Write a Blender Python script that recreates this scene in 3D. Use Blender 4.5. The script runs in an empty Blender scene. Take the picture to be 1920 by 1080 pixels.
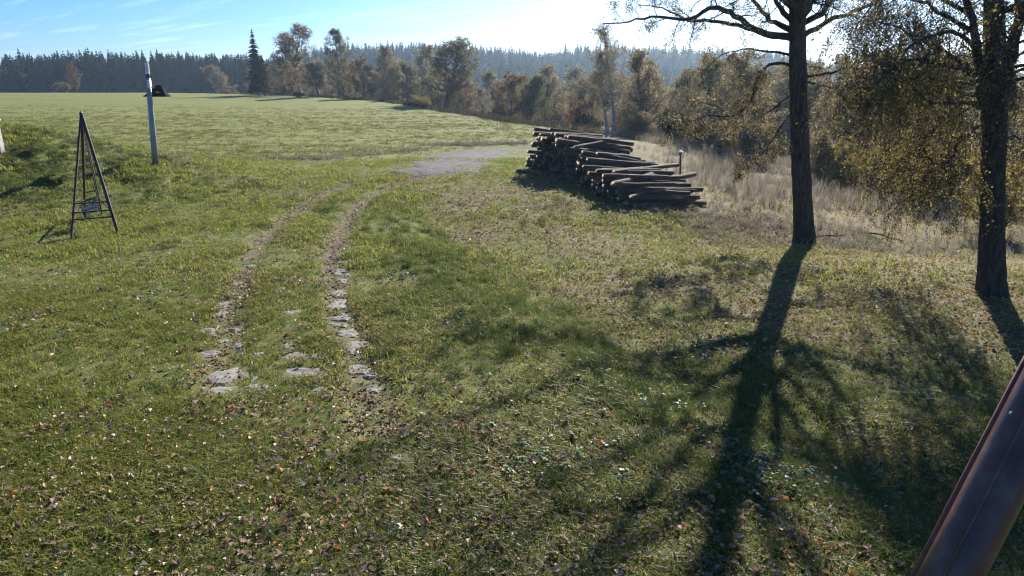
import bpy, math, random
import numpy as np
from mathutils import Vector

scene = bpy.context.scene
COL = scene.collection
R = math.radians

# ------------------------------------------------------------------ camera
F_PX = 1250.0                       # focal length in pixels of a 1920 wide frame
PITCH = math.atan(390.0 / F_PX)     # camera tilts down
CAM = np.array([0.0, 0.0, 4.0])
cam_d = bpy.data.cameras.new('camera')
cam_d.sensor_width = 36.0
cam_d.lens = F_PX / 1920.0 * 36.0
cam_d.clip_start = 0.05
cam_d.clip_end = 3000.0
cam = bpy.data.objects.new('camera', cam_d)
cam.location = CAM
cam.rotation_euler = (math.pi / 2 - PITCH, 0, 0)
COL.objects.link(cam)
scene.camera = cam

# ------------------------------------------------------------------ sky, sun, exposure
SUN_AZ, SUN_EL = R(21.4), R(29.0)   # azimuth to the right of straight ahead
SUN = Vector((math.sin(SUN_AZ) * math.cos(SUN_EL), math.cos(SUN_AZ) * math.cos(SUN_EL), math.sin(SUN_EL)))
world = bpy.data.worlds.new('World')
scene.world = world
world.use_nodes = True
wn, wl = world.node_tree.nodes, world.node_tree.links
wn.clear()
wo = wn.new('ShaderNodeOutputWorld')
bg = wn.new('ShaderNodeBackground')
bg.inputs['Strength'].default_value = 0.057
sky = wn.new('ShaderNodeTexSky')
sky.sky_type = 'NISHITA'
sky.sun_disc = False
sky.sun_elevation = SUN_EL
sky.sun_rotation = SUN_AZ
sky.altitude = 2000
sky.air_density = 1.0
sky.dust_density = 4.5
sky.ozone_density = 10.0
# thin cirrus: streaks on a plane high above, laid into the sky in every direction
tc = wn.new('ShaderNodeTexCoord')
sep = wn.new('ShaderNodeSeparateXYZ'); wl.new(tc.outputs['Generated'], sep.inputs[0])
zz = wn.new('ShaderNodeMath'); zz.operation = 'MAXIMUM'; wl.new(sep.outputs['Z'], zz.inputs[0]); zz.inputs[1].default_value = 0.03
dv = wn.new('ShaderNodeVectorMath'); dv.operation = 'DIVIDE'; wl.new(tc.outputs['Generated'], dv.inputs[0])
cb = wn.new('ShaderNodeCombineXYZ')
for i in range(3): wl.new(zz.outputs[0], cb.inputs[i])
wl.new(cb.outputs[0], dv.inputs[1])
mr = wn.new('ShaderNodeMapping'); wl.new(dv.outputs[0], mr.inputs['Vector'])
mr.inputs['Rotation'].default_value = (0, 0, R(-42))
mp = wn.new('ShaderNodeMapping'); wl.new(mr.outputs[0], mp.inputs['Vector'])
mp.inputs['Scale'].default_value = (1.5, 0.16, 0.0)
nz = wn.new('ShaderNodeTexNoise'); wl.new(mp.outputs[0], nz.inputs['Vector'])
nz.inputs['Scale'].default_value = 1.0; nz.inputs['Detail'].default_value = 5; nz.inputs['Roughness'].default_value = 0.62
cr = wn.new('ShaderNodeMapRange'); wl.new(nz.outputs['Fac'], cr.inputs['Value'])
cr.inputs['From Min'].default_value = 0.52; cr.inputs['From Max'].default_value = 0.8
cr.inputs['To Min'].default_value = 0.0; cr.inputs['To Max'].default_value = 0.16
mx = wn.new('ShaderNodeMix'); mx.data_type = 'RGBA'
wl.new(cr.outputs[0], mx.inputs['Factor']); wl.new(sky.outputs[0], mx.inputs['A'])
mx.inputs['B'].default_value = (14.0, 15.0, 16.0, 1)
hs = wn.new('ShaderNodeHueSaturation'); hs.inputs['Saturation'].default_value = 1.12
wl.new(mx.outputs['Result'], hs.inputs['Color'])
wl.new(hs.outputs[0], bg.inputs['Color'])
wl.new(bg.outputs[0], wo.inputs['Surface'])

sun_d = bpy.data.lights.new('sun', 'SUN')
sun_d.energy = 5.0
sun_d.angle = R(0.5)
sun_d.color = (1.0, 0.93, 0.82)
sun_o = bpy.data.objects.new('sun', sun_d)
sun_o.rotation_euler = (-SUN).to_track_quat('-Z', 'Y').to_euler()
COL.objects.link(sun_o)

vs = scene.view_settings
vs.view_transform = 'Standard'
vs.look = 'None'
vs.exposure = 1.62
vs.gamma = 1.0
cy = scene.cycles
cy.max_bounces = 6; cy.diffuse_bounces = 3; cy.glossy_bounces = 2; cy.transmission_bounces = 4
cy.transparent_max_bounces = 6; cy.volume_bounces = 0
cy.caustics_reflective = False; cy.caustics_refractive = False
cy.sample_clamp_indirect = 4.0
cy.use_denoising = True
cy.filter_width = 1.2

# ------------------------------------------------------------------ helpers: meshes
def link(o, parent=None):
    COL.objects.link(o)
    if parent is not None: o.parent = parent
    return o

def tag(o, label=None, cat=None, group=None, kind=None):
    if label: o['label'] = label
    if cat: o['category'] = cat
    if group: o['group'] = group
    if kind: o['kind'] = kind
    return o

def mk_mesh(name, V, quads=None, tris=None, mats=(), midx=None, smooth=False):
    V = np.asarray(V, dtype=np.float32).reshape(-1, 3)
    q = np.zeros((0, 4), np.int32) if quads is None or len(quads) == 0 else np.asarray(quads, np.int32).reshape(-1, 4)
    t = np.zeros((0, 3), np.int32) if tris is None or len(tris) == 0 else np.asarray(tris, np.int32).reshape(-1, 3)
    me = bpy.data.meshes.new(name)
    me.vertices.add(len(V)); me.vertices.foreach_set('co', V.ravel())
    loops = np.concatenate([q.ravel(), t.ravel()])
    me.loops.add(len(loops)); me.loops.foreach_set('vertex_index', loops)
    n = len(q) + len(t)
    st = np.concatenate([np.arange(len(q)) * 4, len(q) * 4 + np.arange(len(t)) * 3]).astype(np.int32)
    me.polygons.add(n); me.polygons.foreach_set('loop_start', st)
    for m in mats: me.materials.append(m)
    if midx is not None: me.polygons.foreach_set('material_index', np.asarray(midx, np.int32))
    me.polygons.foreach_set('use_smooth', np.full(n, bool(smooth)))
    me.update(calc_edges=True)
    return me

def mobj(name, me, parent=None):
    return link(bpy.data.objects.new(name, me), parent)

def empty(name, loc=(0, 0, 0), rz=0.0):
    o = bpy.data.objects.new(name, None)
    o.empty_display_size = 0.2
    o.location = loc; o.rotation_euler = (0, 0, rz)
    return link(o)

class MB:
    """collects tubes, boxes and loose faces into one mesh"""
    def __init__(s): s.V = []; s.Q = []; s.T = []; s.n = 0
    def add(s, V, Q=None, T=None):
        V = np.asarray(V, float).reshape(-1, 3)
        s.V.append(V)
        if Q is not None and len(Q): s.Q.append(np.asarray(Q, int).reshape(-1, 4) + s.n)
        if T is not None and len(T): s.T.append(np.asarray(T, int).reshape(-1, 3) + s.n)
        s.n += len(V)
    def tube(s, P, rad, sides=6, cap=True, rough=0.0, rng=None):
        P = np.asarray(P, float); k = len(P)
        rad = np.broadcast_to(np.asarray(rad, float), (k,))
        T = np.gradient(P, axis=0)
        T /= np.linalg.norm(T, axis=1, keepdims=True) + 1e-9
        ref = np.array([0, 0, 1.0]) if abs(P[-1, 2] - P[0, 2]) < 0.8 * np.linalg.norm(P[-1] - P[0]) else np.array([1.0, 0.2, 0])
        U = np.cross(T, ref); U /= np.linalg.norm(U, axis=1, keepdims=True) + 1e-9
        W = np.cross(T, U)
        a = np.arange(sides) / sides * 2 * math.pi
        rr = rad[:, None] * np.ones(sides)
        if rough and rng is not None: rr = rr * (1 + rough * rng.uniform(-1, 1, rr.shape))
        V = P[:, None, :] + rr[..., None] * (np.cos(a)[None, :, None] * U[:, None, :] + np.sin(a)[None, :, None] * W[:, None, :])
        i = np.arange(k - 1)[:, None] * sides; j = np.arange(sides)[None, :]; j2 = (j + 1) % sides
        Q = np.stack([i + j, i + j2, i + sides + j2, i + sides + j], -1).reshape(-1, 4)
        V = V.reshape(-1, 3); Tt = []
        if cap:
            V = np.vstack([V, P[0], P[-1]]); c0 = k * sides
            for jj in range(sides):
                Tt.append((c0, (jj + 1) % sides, jj))
                Tt.append((c0 + 1, (k - 1) * sides + jj, (k - 1) * sides + (jj + 1) % sides))
        s.add(V, Q, Tt)
    def box(s, a, b, w, d, up=(0, 0, 1)):
        """a bar from a to b, w wide and d deep"""
        a = np.asarray(a, float); b = np.asarray(b, float); t = (b - a) / np.linalg.norm(b - a)
        up = np.asarray(up, float); u = np.cross(t, up)
        if np.linalg.norm(u) < 1e-4: u = np.cross(t, [1.0, 0, 0])
        u /= np.linalg.norm(u); v = np.cross(u, t)
        V = [p + su * u * w / 2 + sv * v * d / 2 for p in (a, b) for su, sv in ((-1, -1), (1, -1), (1, 1), (-1, 1))]
        s.add(V, [(0, 3, 2, 1), (4, 5, 6, 7), (0, 1, 5, 4), (1, 2, 6, 5), (2, 3, 7, 6), (3, 0, 4, 7)])
    def build(s, name, mat, parent=None, smooth=False):
        me = mk_mesh(name, np.vstack(s.V), np.vstack(s.Q) if s.Q else None, np.vstack(s.T) if s.T else None, [mat], smooth=smooth)
        return mobj(name, me, parent)
    def mesh(s, name, mat, smooth=False):
        return mk_mesh(name, np.vstack(s.V), np.vstack(s.Q) if s.Q else None, np.vstack(s.T) if s.T else None, [mat], smooth=smooth)

# ------------------------------------------------------------------ helpers: materials
def new_mat(name):
    m = bpy.data.materials.new(name); m.use_nodes = True
    m.node_tree.nodes.clear()
    return m, m.node_tree.nodes, m.node_tree.links

def ramp(n, stops, interp='LINEAR'):
    r = n.new('ShaderNodeValToRGB'); e = r.color_ramp.elements
    r.color_ramp.interpolation = interp
    while len(e) < len(stops): e.new(0.5)
    for el, (p, c) in zip(e, stops):
        el.position = p; el.color = (*c, 1)
    return r

def noise(n, l, vec, scale, detail=4, rough=0.55):
    t = n.new('ShaderNodeTexNoise'); t.inputs['Scale'].default_value = scale
    t.inputs['Detail'].default_value = detail; t.inputs['Roughness'].default_value = rough
    if vec is not None: l.new(vec, t.inputs['Vector'])
    return t

def mixc(n, l, fac, a, b, mode='MIX'):
    m = n.new('ShaderNodeMix'); m.data_type = 'RGBA'; m.blend_type = mode
    for sock, v in (('Factor', fac), ('A', a), ('B', b)):
        if isinstance(v, bpy.types.NodeSocket): l.new(v, m.inputs[sock])
        elif isinstance(v, (int, float)): m.inputs[sock].default_value = v
        else: m.inputs[sock].default_value = (*v, 1)
    return m.outputs['Result']

def simple_mat(name, stops, scale=6.0, rough=0.8, bump=0.3, bscale=20.0, metallic=0.0, stretch=None, spec=0.3, bdist=0.02):
    m, n, l = new_mat(name)
    tc = n.new('ShaderNodeTexCoord'); vec = tc.outputs['Object']
    if stretch:
        mp = n.new('ShaderNodeMapping'); mp.inputs['Scale'].default_value = stretch
        l.new(vec, mp.inputs['Vector']); vec = mp.outputs[0]
    nz = noise(n, l, vec, scale, 6, 0.6)
    r = ramp(n, stops); l.new(nz.outputs['Fac'], r.inputs[0])
    p = n.new('ShaderNodeBsdfPrincipled')
    l.new(r.outputs[0], p.inputs['Base Color'])
    p.inputs['Roughness'].default_value = rough; p.inputs['Metallic'].default_value = metallic
    p.inputs['Specular IOR Level'].default_value = spec
    if bump:
        nb = noise(n, l, vec, bscale, 5, 0.65)
        b = n.new('ShaderNodeBump'); b.inputs['Strength'].default_value = bump; b.inputs['Distance'].default_value = bdist
        l.new(nb.outputs['Fac'], b.inputs['Height']); l.new(b.outputs[0], p.inputs['Normal'])
    o = n.new('ShaderNodeOutputMaterial'); l.new(p.outputs[0], o.inputs[0])
    return m

def leaf_mat(name, stops, trans=0.45, by='island', gloss=0.0, rough=0.45):
    """thin leaf or blade: diffuse and translucent, colour varied from piece to piece"""
    m, n, l = new_mat(name)
    if by == 'island':
        g = n.new('ShaderNodeNewGeometry'); rnd = g.outputs['Random Per Island']
    elif by == 'both':
        g = n.new('ShaderNodeNewGeometry'); oi = n.new('ShaderNodeObjectInfo')
        a = n.new('ShaderNodeMath'); a.operation = 'MULTIPLY_ADD'
        l.new(g.outputs['Random Per Island'], a.inputs[0]); a.inputs[1].default_value = 0.4
        b = n.new('ShaderNodeMath'); b.operation = 'MULTIPLY'; l.new(oi.outputs['Random'], b.inputs[0]); b.inputs[1].default_value = 0.6
        l.new(b.outputs[0], a.inputs[2]); rnd = a.outputs[0]
    else:
        oi = n.new('ShaderNodeObjectInfo'); rnd = oi.outputs['Random']
    r = ramp(n, stops); l.new(rnd, r.inputs[0])
    d = n.new('ShaderNodeBsdfDiffuse'); l.new(r.outputs[0], d.inputs['Color'])
    t = n.new('ShaderNodeBsdfTranslucent'); l.new(r.outputs[0], t.inputs['Color'])
    mx = n.new('ShaderNodeMixShader'); mx.inputs[0].default_value = trans
    l.new(d.outputs[0], mx.inputs[1]); l.new(t.outputs[0], mx.inputs[2])
    out = mx.outputs[0]
    if gloss:
        gl = n.new('ShaderNodeBsdfGlossy'); gl.inputs['Roughness'].default_value = rough
        gl.inputs['Color'].default_value = (0.9, 0.9, 0.9, 1)
        m2 = n.new('ShaderNodeMixShader'); m2.inputs[0].default_value = gloss
        l.new(out, m2.inputs[1]); l.new(gl.outputs[0], m2.inputs[2]); out = m2.outputs[0]
    o = n.new('ShaderNodeOutputMaterial'); l.new(out, o.inputs[0])
    return m

# ------------------------------------------------------------------ terrain
def sm(a, b, x):
    t = np.clip((x - a) / (b - a), 0, 1)
    return t * t * (3 - 2 * t)

def vnoise(x, y, s, seed=0):
    """smooth value noise, -1..1"""
    x = np.asarray(x, float) / s + seed * 17.31; y = np.asarray(y, float) / s + seed * 9.17
    xi = np.floor(x); yi = np.floor(y); fx = x - xi; fy = y - yi
    fx = fx * fx * (3 - 2 * fx); fy = fy * fy * (3 - 2 * fy)
    def h(a, b):
        v = np.sin(a * 127.1 + b * 311.7 + seed * 74.7) * 43758.5453
        return (v - np.floor(v)) * 2 - 1
    return (h(xi, yi) * (1 - fx) + h(xi + 1, yi) * fx) * (1 - fy) + (h(xi, yi + 1) * (1 - fx) + h(xi + 1, yi + 1) * fx) * fy

EDGE_Y = [-60, 0, 10, 14, 18, 22, 27, 35, 43, 51, 66, 109, 165, 260, 900]
EDGE_X = [20, 14, 13, 11, 9.2, 6.8, 6.4, 6.4, 7.6, 6.5, -1.6, -22, -73, -160, -700]
def edge_s(x, y): return x - np.interp(y, EDGE_Y, EDGE_X)

SKY_PX = [-400, 0, 280, 440, 640, 800, 900, 1000, 1100, 1290, 1480, 1570, 1700, 1950, 2500]
SKY_PY = [104, 104, 97, 101, 82, 78, 82, 95, 82, 86, 93, 122, 130, 135, 145]
BANK = np.array([(-6.5, 30), (-4.0, 21), (-0.8, 13), (1.0, 9.2), (2.3, 6.9), (4.5, 4.0), (7, 0)])
def bank_s(x, y):
    """metres to the right of the bank line"""
    return (x - np.interp(y, BANK[::-1, 1], BANK[::-1, 0])) * 0.85

def H(x, y):
    x = np.asarray(x, float); y = np.asarray(y, float)
    z = 1.2 * sm(40, 140, y) - 0.00012 * np.maximum(0, y - 120) ** 2 * (y < 400) - 9.4 * (y >= 400)
    s = np.maximum(edge_s(x, y), 0)
    drop = 11 * (1 - np.exp(-s / 38)) * s / (s + 4)
    z = z - drop * (0.22 + 0.78 * sm(18, 60, y))
    # the ground leans to the brook beside the log pile
    z = z - 0.11 * np.clip(x - 1.5, 0, 7) * sm(15, 22, y) * (1 - sm(34, 48, y))
    # grassy mound on the left
    z = z + 1.85 * np.exp(-0.5 * (((x + 21.5) / 4.6) ** 2 + ((y - 27.5) / 4.4) ** 2))
    z = z + 0.7 * np.exp(-0.5 * (((x + 27) / 5) ** 2 + ((y - 26) / 5) ** 2))
    z = z + (0.22 * vnoise(x, y, 1.3, 31) + 0.14 * vnoise(x, y, 0.6, 32)) * np.exp(-0.5 * (((x + 20) / 6) ** 2 + ((y - 26) / 4) ** 2))
    # low bank beside the track
    z = z - 0.38 * sm(-0.4, 1.5, bank_s(x, y)) * (1 - sm(18, 27, y))
    # unevenness
    near = 1 - sm(35, 60, y)
    z = z + (0.05 * vnoise(x, y, 2.3, 1) + 0.025 * vnoise(x, y, 0.8, 2)) * near + 0.10 * vnoise(x, y, 9, 3)
    # wooded hills behind
    px = 960 + F_PX * x / np.maximum(0.9546 * y + 1.19, 5)
    py = np.interp(px, SKY_PX, SKY_PY)
    el = np.arctan((540 - py) / F_PX) - PITCH
    left = 1 - sm(430, 600, px)
    zr = 4 + np.tan(el) * 480 - 16.5
    zl = 4 + np.tan(el) * 300 - 16.5
    w = sm(230, 470, y) * (1 - left) + sm(210, 290, y) * left
    z = z * (1 - w) + (zr * (1 - left) + zl * left) * w
    return z

def ray(px, py):
    u = (px - 960) / F_PX; v = (540 - py) / F_PX
    return np.array([u, math.cos(PITCH) + math.sin(PITCH) * v, -math.sin(PITCH) + math.cos(PITCH) * v])

def gp(px, py):
    """ground point seen at a pixel of the photograph"""
    d = ray(px, py); lo = 2.0
    ts = np.concatenate([np.arange(2, 60, 0.1), np.arange(60, 400, 1.0)])
    P = CAM + ts[:, None] * d
    below = P[:, 2] < H(P[:, 0], P[:, 1])
    k = int(np.argmax(below)) if below.any() else len(ts) - 1
    a, b = ts[max(k - 1, 0)], ts[k]
    for _ in range(25):
        m = (a + b) / 2; p = CAM + m * d
        if p[2] < H(p[0], p[1]): b = m
        else: a = m
    p = CAM + b * d
    return np.array([p[0], p[1], float(H(p[0], p[1]))])

def at(px, py, Y):
    """point on a pixel's line of sight at distance Y ahead"""
    d = ray(px, py)
    return CAM + d * (Y / d[1])

def dist_poly(x, y, P):
    best = np.full(np.shape(x), 1e9)
    for (ax, ay), (bx, by) in zip(P[:-1], P[1:]):
        dx, dy = bx - ax, by - ay
        t = np.clip(((x - ax) * dx + (y - ay) * dy) / (dx * dx + dy * dy + 1e-9), 0, 1)
        best = np.minimum(best, np.hypot(x - ax - t * dx, y - ay - t * dy))
    return best

def in_poly(x, y, P):
    c = np.zeros(np.shape(x), bool); n = len(P)
    for i in range(n):
        x1, y1 = P[i]; x2, y2 = P[(i + 1) % n]
        k = ((y1 > y) != (y2 > y)) & (x < (x2 - x1) * (y - y1) / (y2 - y1 + 1e-12) + x1)
        c ^= k
    return c

RUT_L = np.array([gp(*p)[:2] for p in ((410, 720), (420, 650), (435, 560), (470, 482), (500, 440), (545, 400), (590, 372), (640, 350), (700, 335), (760, 322))])
RUT_R = np.array([gp(*p)[:2] for p in ((705, 800), (690, 720), (660, 640), (632, 560), (625, 490), (632, 440), (655, 405), (690, 372), (735, 348), (790, 330))])
GRAVEL = np.array([gp(*p)[:2] for p in ((742, 322), (765, 309), (800, 297), (845, 284), (900, 280), (945, 280), (930, 292), (916, 308), (902, 324), (855, 330), (800, 332))])

def rut_mask(x, y):
    d = np.minimum(dist_poly(x, y, RUT_L), dist_poly(x, y, RUT_R)) + 0.10 * vnoise(x, y, 0.5, 5)
    return 1 - sm(0.14, 0.42, d)

# ------------------------------------------------------------------ ground sheet
def spaced(lo, hi, step, out_lo, out_hi, g=1.12):
    c = list(np.arange(lo, hi, step)); a = lo; s = step; left = []
    while a > out_lo: s *= g; a -= s; left.append(a)
    b = c[-1]; s = step
    while b < out_hi: s *= g; b += s; c.append(b)
    return np.array(left[::-1] + c)
gx = spaced(-24, 17, 0.17, -900, 900, 1.09)
gy = spaced(2.5, 44, 0.17, -120, 1100, 1.045)
X, Y = np.meshgrid(gx, gy)
Z = H(X, Y) - 0.05 * rut_mask(X, Y)
nx, ny = len(gx), len(gy)
V = np.stack([X, Y, Z], -1).reshape(-1, 3)
ii = (np.arange(ny - 1)[:, None] * nx + np.arange(nx - 1)[None, :])
Q = np.stack([ii, ii + 1, ii + nx + 1, ii + nx], -1).reshape(-1, 4)

def mat_ground():
    m, n, l = new_mat('grassy_ground')
    geo = n.new('ShaderNodeNewGeometry'); pos = geo.outputs['Position']
    def attr(a):
        t = n.new('ShaderNodeAttribute'); t.attribute_name = a; return t.outputs['Fac']
    n1 = noise(n, l, pos, 0.35, 6, 0.6); n2 = noise(n, l, pos, 3.5, 6, 0.65); n3 = noise(n, l, pos, 55, 5, 0.75)
    near = ramp(n, [(0.36, (0.018, 0.024, 0.010)), (0.47, (0.060, 0.078, 0.022)), (0.55, (0.105, 0.112, 0.040)), (0.64, (0.17, 0.145, 0.085))])
    a = n.new('ShaderNodeMath'); a.operation = 'MULTIPLY_ADD'; l.new(n2.outputs['Fac'], a.inputs[0]); a.inputs[1].default_value = 0.5
    b = n.new('ShaderNodeMath'); b.operation = 'MULTIPLY'; l.new(n3.outputs['Fac'], b.inputs[0]); b.inputs[1].default_value = 0.5
    l.new(b.outputs[0], a.inputs[2]); l.new(a.outputs[0], near.inputs[0])
    # hay field: mown streaks run across the view
    mp = n.new('ShaderNodeMapping'); mp.inputs['Scale'].default_value = (0.05, 0.55, 0.3); mp.inputs['Rotation'].default_value = (0, 0, R(-6))
    l.new(pos, mp.inputs['Vector'])
    f1 = noise(n, l, mp.outputs[0], 1.0, 6, 0.68)
    mp2 = n.new('ShaderNodeMapping'); mp2.inputs['Scale'].default_value = (0.5, 2.2, 1.0); l.new(pos, mp2.inputs['Vector'])
    f2 = noise(n, l, mp2.outputs[0], 1.0, 5, 0.7)
    fr = ramp(n, [(0.34, (0.058, 0.070, 0.017)), (0.5, (0.108, 0.120, 0.030)), (0.64, (0.160, 0.155, 0.050))])
    fa = n.new('ShaderNodeMath'); fa.operation = 'MULTIPLY_ADD'; l.new(f1.outputs['Fac'], fa.inputs[0]); fa.inputs[1].default_value = 0.5
    fb = n.new('ShaderNodeMath'); fb.operation = 'MULTIPLY'; l.new(f2.outputs['Fac'], fb.inputs[0]); fb.inputs[1].default_value = 0.5
    l.new(fb.outputs[0], fa.inputs[2]); l.new(fa.outputs[0], fr.inputs[0])
    c = mixc(n, l, attr('field'), near.outputs[0], fr.outputs[0])
    dr = ramp(n, [(0.3, (0.065, 0.050, 0.026)), (0.55, (0.125, 0.100, 0.052)), (0.75, (0.19, 0.155, 0.095))])
    l.new(a.outputs[0], dr.inputs[0])
    c = mixc(n, l, attr('dry'), c, dr.outputs[0])
    so = ramp(n, [(0.3, (0.045, 0.034, 0.024)), (0.55, (0.115, 0.092, 0.070)), (0.75, (0.19, 0.16, 0.125))])
    l.new(a.outputs[0], so.inputs[0])
    c = mixc(n, l, attr('soil'), c, so.outputs[0])
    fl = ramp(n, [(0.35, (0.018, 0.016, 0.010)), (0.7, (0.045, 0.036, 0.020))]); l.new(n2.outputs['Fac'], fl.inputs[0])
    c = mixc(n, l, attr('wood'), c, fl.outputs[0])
    p = n.new('ShaderNodeBsdfPrincipled'); l.new(c, p.inputs['Base Color'])
    p.inputs['Roughness'].default_value = 0.95; p.inputs['Specular IOR Level'].default_value = 0.1
    h = n.new('ShaderNodeMath'); h.operation = 'ADD'; l.new(n2.outputs['Fac'], h.inputs[0]); l.new(f2.outputs['Fac'], h.inputs[1])
    bp = n.new('ShaderNodeBump'); bp.inputs['Strength'].default_value = 0.6; bp.inputs['Distance'].default_value = 0.05
    l.new(h.outputs[0], bp.inputs['Height']); l.new(bp.outputs[0], p.inputs['Normal'])
    o = n.new('ShaderNodeOutputMaterial'); l.new(p.outputs[0], o.inputs[0])
    return m

def set_attr(me, name, v):
    a = me.attributes.new(name, 'FLOAT', 'POINT'); a.data.foreach_set('value', np.asarray(v, np.float32).ravel())

def field_mask(x, y):
    n_ = vnoise(x, y, 5, 7) * 2.0
    front = np.interp(x, [-60, -22, -15, -9, -5, 0, 4, 12], [34, 34, 33.5, 34, 39, 47, 45, 45])
    return sm(-1.5, 2.0, y + n_ - front) * (1 - sm(-1, 1.5, edge_s(x, y)))
def dry_mask(x, y):
    """tall dry growth beyond the lawn, towards the brook"""
    return sm(-0.8, 1.2, edge_s(x, y) + 0.8 * vnoise(x, y, 2.2, 8)) * (1 - sm(70, 110, y))
def lawn_dry(x, y):
    """thin leaf-strewn lawn right of the bank"""
    k = sm(0.3, 2.2, bank_s(x, y)) * sm(8.5, 12, y) * (1 - sm(24, 30, y)) * (1 - dry_mask(x, y))
    return k * np.clip(0.65 + 0.6 * vnoise(x, y, 1.7, 9) + 0.4 * sm(3, 9, x), 0, 1)
g_me = mk_mesh('ground', V, Q, mats=[mat_ground()], smooth=True)
strip = np.exp(-((Y - 34.5 - 0.8 * vnoise(X, Y, 6, 4)) / 1.0) ** 2) * sm(-30, -18, X) * (1 - sm(-10, -6, X))
set_attr(g_me, 'soil', np.clip(rut_mask(X, Y) * (0.75 + 0.5 * vnoise(X, Y, 0.7, 6)) * (0.30 + 0.70 * sm(11, 16, Y)) + 0.8 * strip, 0, 1))
set_attr(g_me, 'field', field_mask(X, Y))
set_attr(g_me, 'dry', np.clip(dry_mask(X, Y) + 0.7 * lawn_dry(X, Y), 0, 1))
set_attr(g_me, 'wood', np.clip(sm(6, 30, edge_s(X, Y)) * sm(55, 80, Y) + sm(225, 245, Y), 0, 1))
ground = tag(mobj('ground', g_me), 'rolling grass ground with a mown field, bank and wheel ruts', kind='structure')

# gravel yard beside the log pile
def build_gravel():
    x0, y0 = GRAVEL.min(0) - 0.3; x1, y1 = GRAVEL.max(0) + 0.3
    xs = np.arange(x0, x1, 0.22); ys = np.arange(y0, y1, 0.22)
    A, B = np.meshgrid(xs, ys)
    d = dist_poly(A, B, np.vstack([GRAVEL, GRAVEL[:1]])); ins = in_poly(A, B, GRAVEL)
    sd = np.where(ins, d, -d) + 0.9 * vnoise(A, B, 1.3, 11) + 0.6 * vnoise(A, B, 0.45, 21)
    Zp = H(A, B) + np.clip(sd * 0.10, -0.14, 0.035)
    k = len(xs); keep = sd > -0.6
    ii = (np.arange(len(ys) - 1)[:, None] * k + np.arange(k - 1)[None, :])
    q = np.stack([ii, ii + 1, ii + k + 1, ii + k], -1).reshape(-1, 4)
    kk = keep.ravel(); q = q[kk[q].all(1)]
    m = simple_mat('grey_gravel', [(0.32, (0.016, 0.016, 0.016)), (0.48, (0.042, 0.041, 0.041)), (0.66, (0.105, 0.10, 0.095))], 5, 0.9, 1.0, 14, bdist=0.06, stretch=(0.6, 1.6, 1))
    me = mk_mesh('gravel_yard', np.stack([A, B, Zp], -1).reshape(-1, 3), q, mats=[m], smooth=True)
    tag(mobj('gravel_yard', me), 'patch of grey gravel at the end of the track', kind='structure')
build_gravel()

# flat stones laid into the track
M_STONE = simple_mat('field_stone', [(0.25, (0.085, 0.079, 0.066)), (0.5, (0.15, 0.141, 0.124)), (0.8, (0.23, 0.217, 0.195))], 5, 0.85, 0.35, 22, bdist=0.015)
STONES = [(638, 489, 35, 8), (635, 505, 40, 10), (641, 524, 30, 10), (635, 547, 44, 15), (629, 570, 48, 17), (637, 594, 54, 9), (632, 606, 46, 8),
          (651, 621, 58, 15), (670, 643, 58, 20), (672, 688, 52, 22), (700, 724, 34, 17), (549, 586, 40, 11), (552, 667, 52, 15), (561, 698, 78, 23),
          (598, 732, 32, 12), (442, 529, 24, 9), (418, 567, 32, 9), (413, 586, 36, 11), (447, 615, 32, 11), (384, 620, 40, 11), (448, 643, 32, 12),
          (392, 660, 50, 14), (484, 664, 24, 10), (418, 700, 74, 36), (415, 731, 70, 22), (472, 496, 18, 7), (750, 860, 34, 14), (530, 540, 16, 6)]
_r = random.Random(3)
for (_x0, _y0, _x1, _y1, _n, _j) in ((635, 480, 640, 610, 5, 16), (640, 600, 700, 740, 4, 26), (445, 500, 410, 640, 3, 26), (400, 640, 470, 740, 4, 40), (540, 640, 610, 740, 4, 40)):
    for _i in range(_n):
        _t = _r.random(); _w = _r.uniform(12, 30)
        STONES.append((_x0 + (_x1 - _x0) * _t + _r.uniform(-_j, _j), _y0 + (_y1 - _y0) * _t, _w, _w * _r.uniform(0.25, 0.4)))
def build_stones():
    rng = np.random.default_rng(5)
    for (px, py, w, h) in STONES:
        c = gp(px, py); e = gp(px + w / 2, py); f = gp(px, py - h / 2); g = gp(px, py + h / 2)
        rx = abs(e[0] - c[0]) * 1.05; ry = max((f[1] - g[1]) / 2 * 1.05, 0.12)
        k = 11; a = np.arange(k) / k * 2 * math.pi + rng.uniform(0, 1)
        rad = 1 + rng.uniform(-0.32, 0.16, k)
        ring = lambda s, z: np.stack([np.cos(a) * rad * rx * s, np.sin(a) * rad * ry * s, z + rng.uniform(-0.008, 0.008, k)], 1)
        z0 = 0.014
        Vs = np.vstack([ring(1.0, -0.14), ring(1.0, z0 - 0.025), ring(0.86, z0), ring(0.45, z0 + 0.012), [[0, 0, z0 + 0.01]]])
        q = []; t = []
        for r_ in range(3):
            for j in range(k):
                q.append((r_ * k + j, r_ * k + (j + 1) % k, (r_ + 1) * k + (j + 1) % k, (r_ + 1) * k + j))
        for j in range(k): t.append((3 * k + j, 3 * k + (j + 1) % k, 4 * k))
        o = mobj('stone', mk_mesh('stone', Vs, q, t, [M_STONE]), ground)
        o.location = c + np.array([0, 0, -0.012 - 0.032 * float(rut_mask(c[0], c[1]))]); o.rotation_euler = (rng.uniform(-.04, .04), rng.uniform(-.04, .04), 0)
build_stones()
# ------------------------------------------------------------------ trees: generators
def unit(v): return v / (np.linalg.norm(v) + 1e-9)

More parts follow.
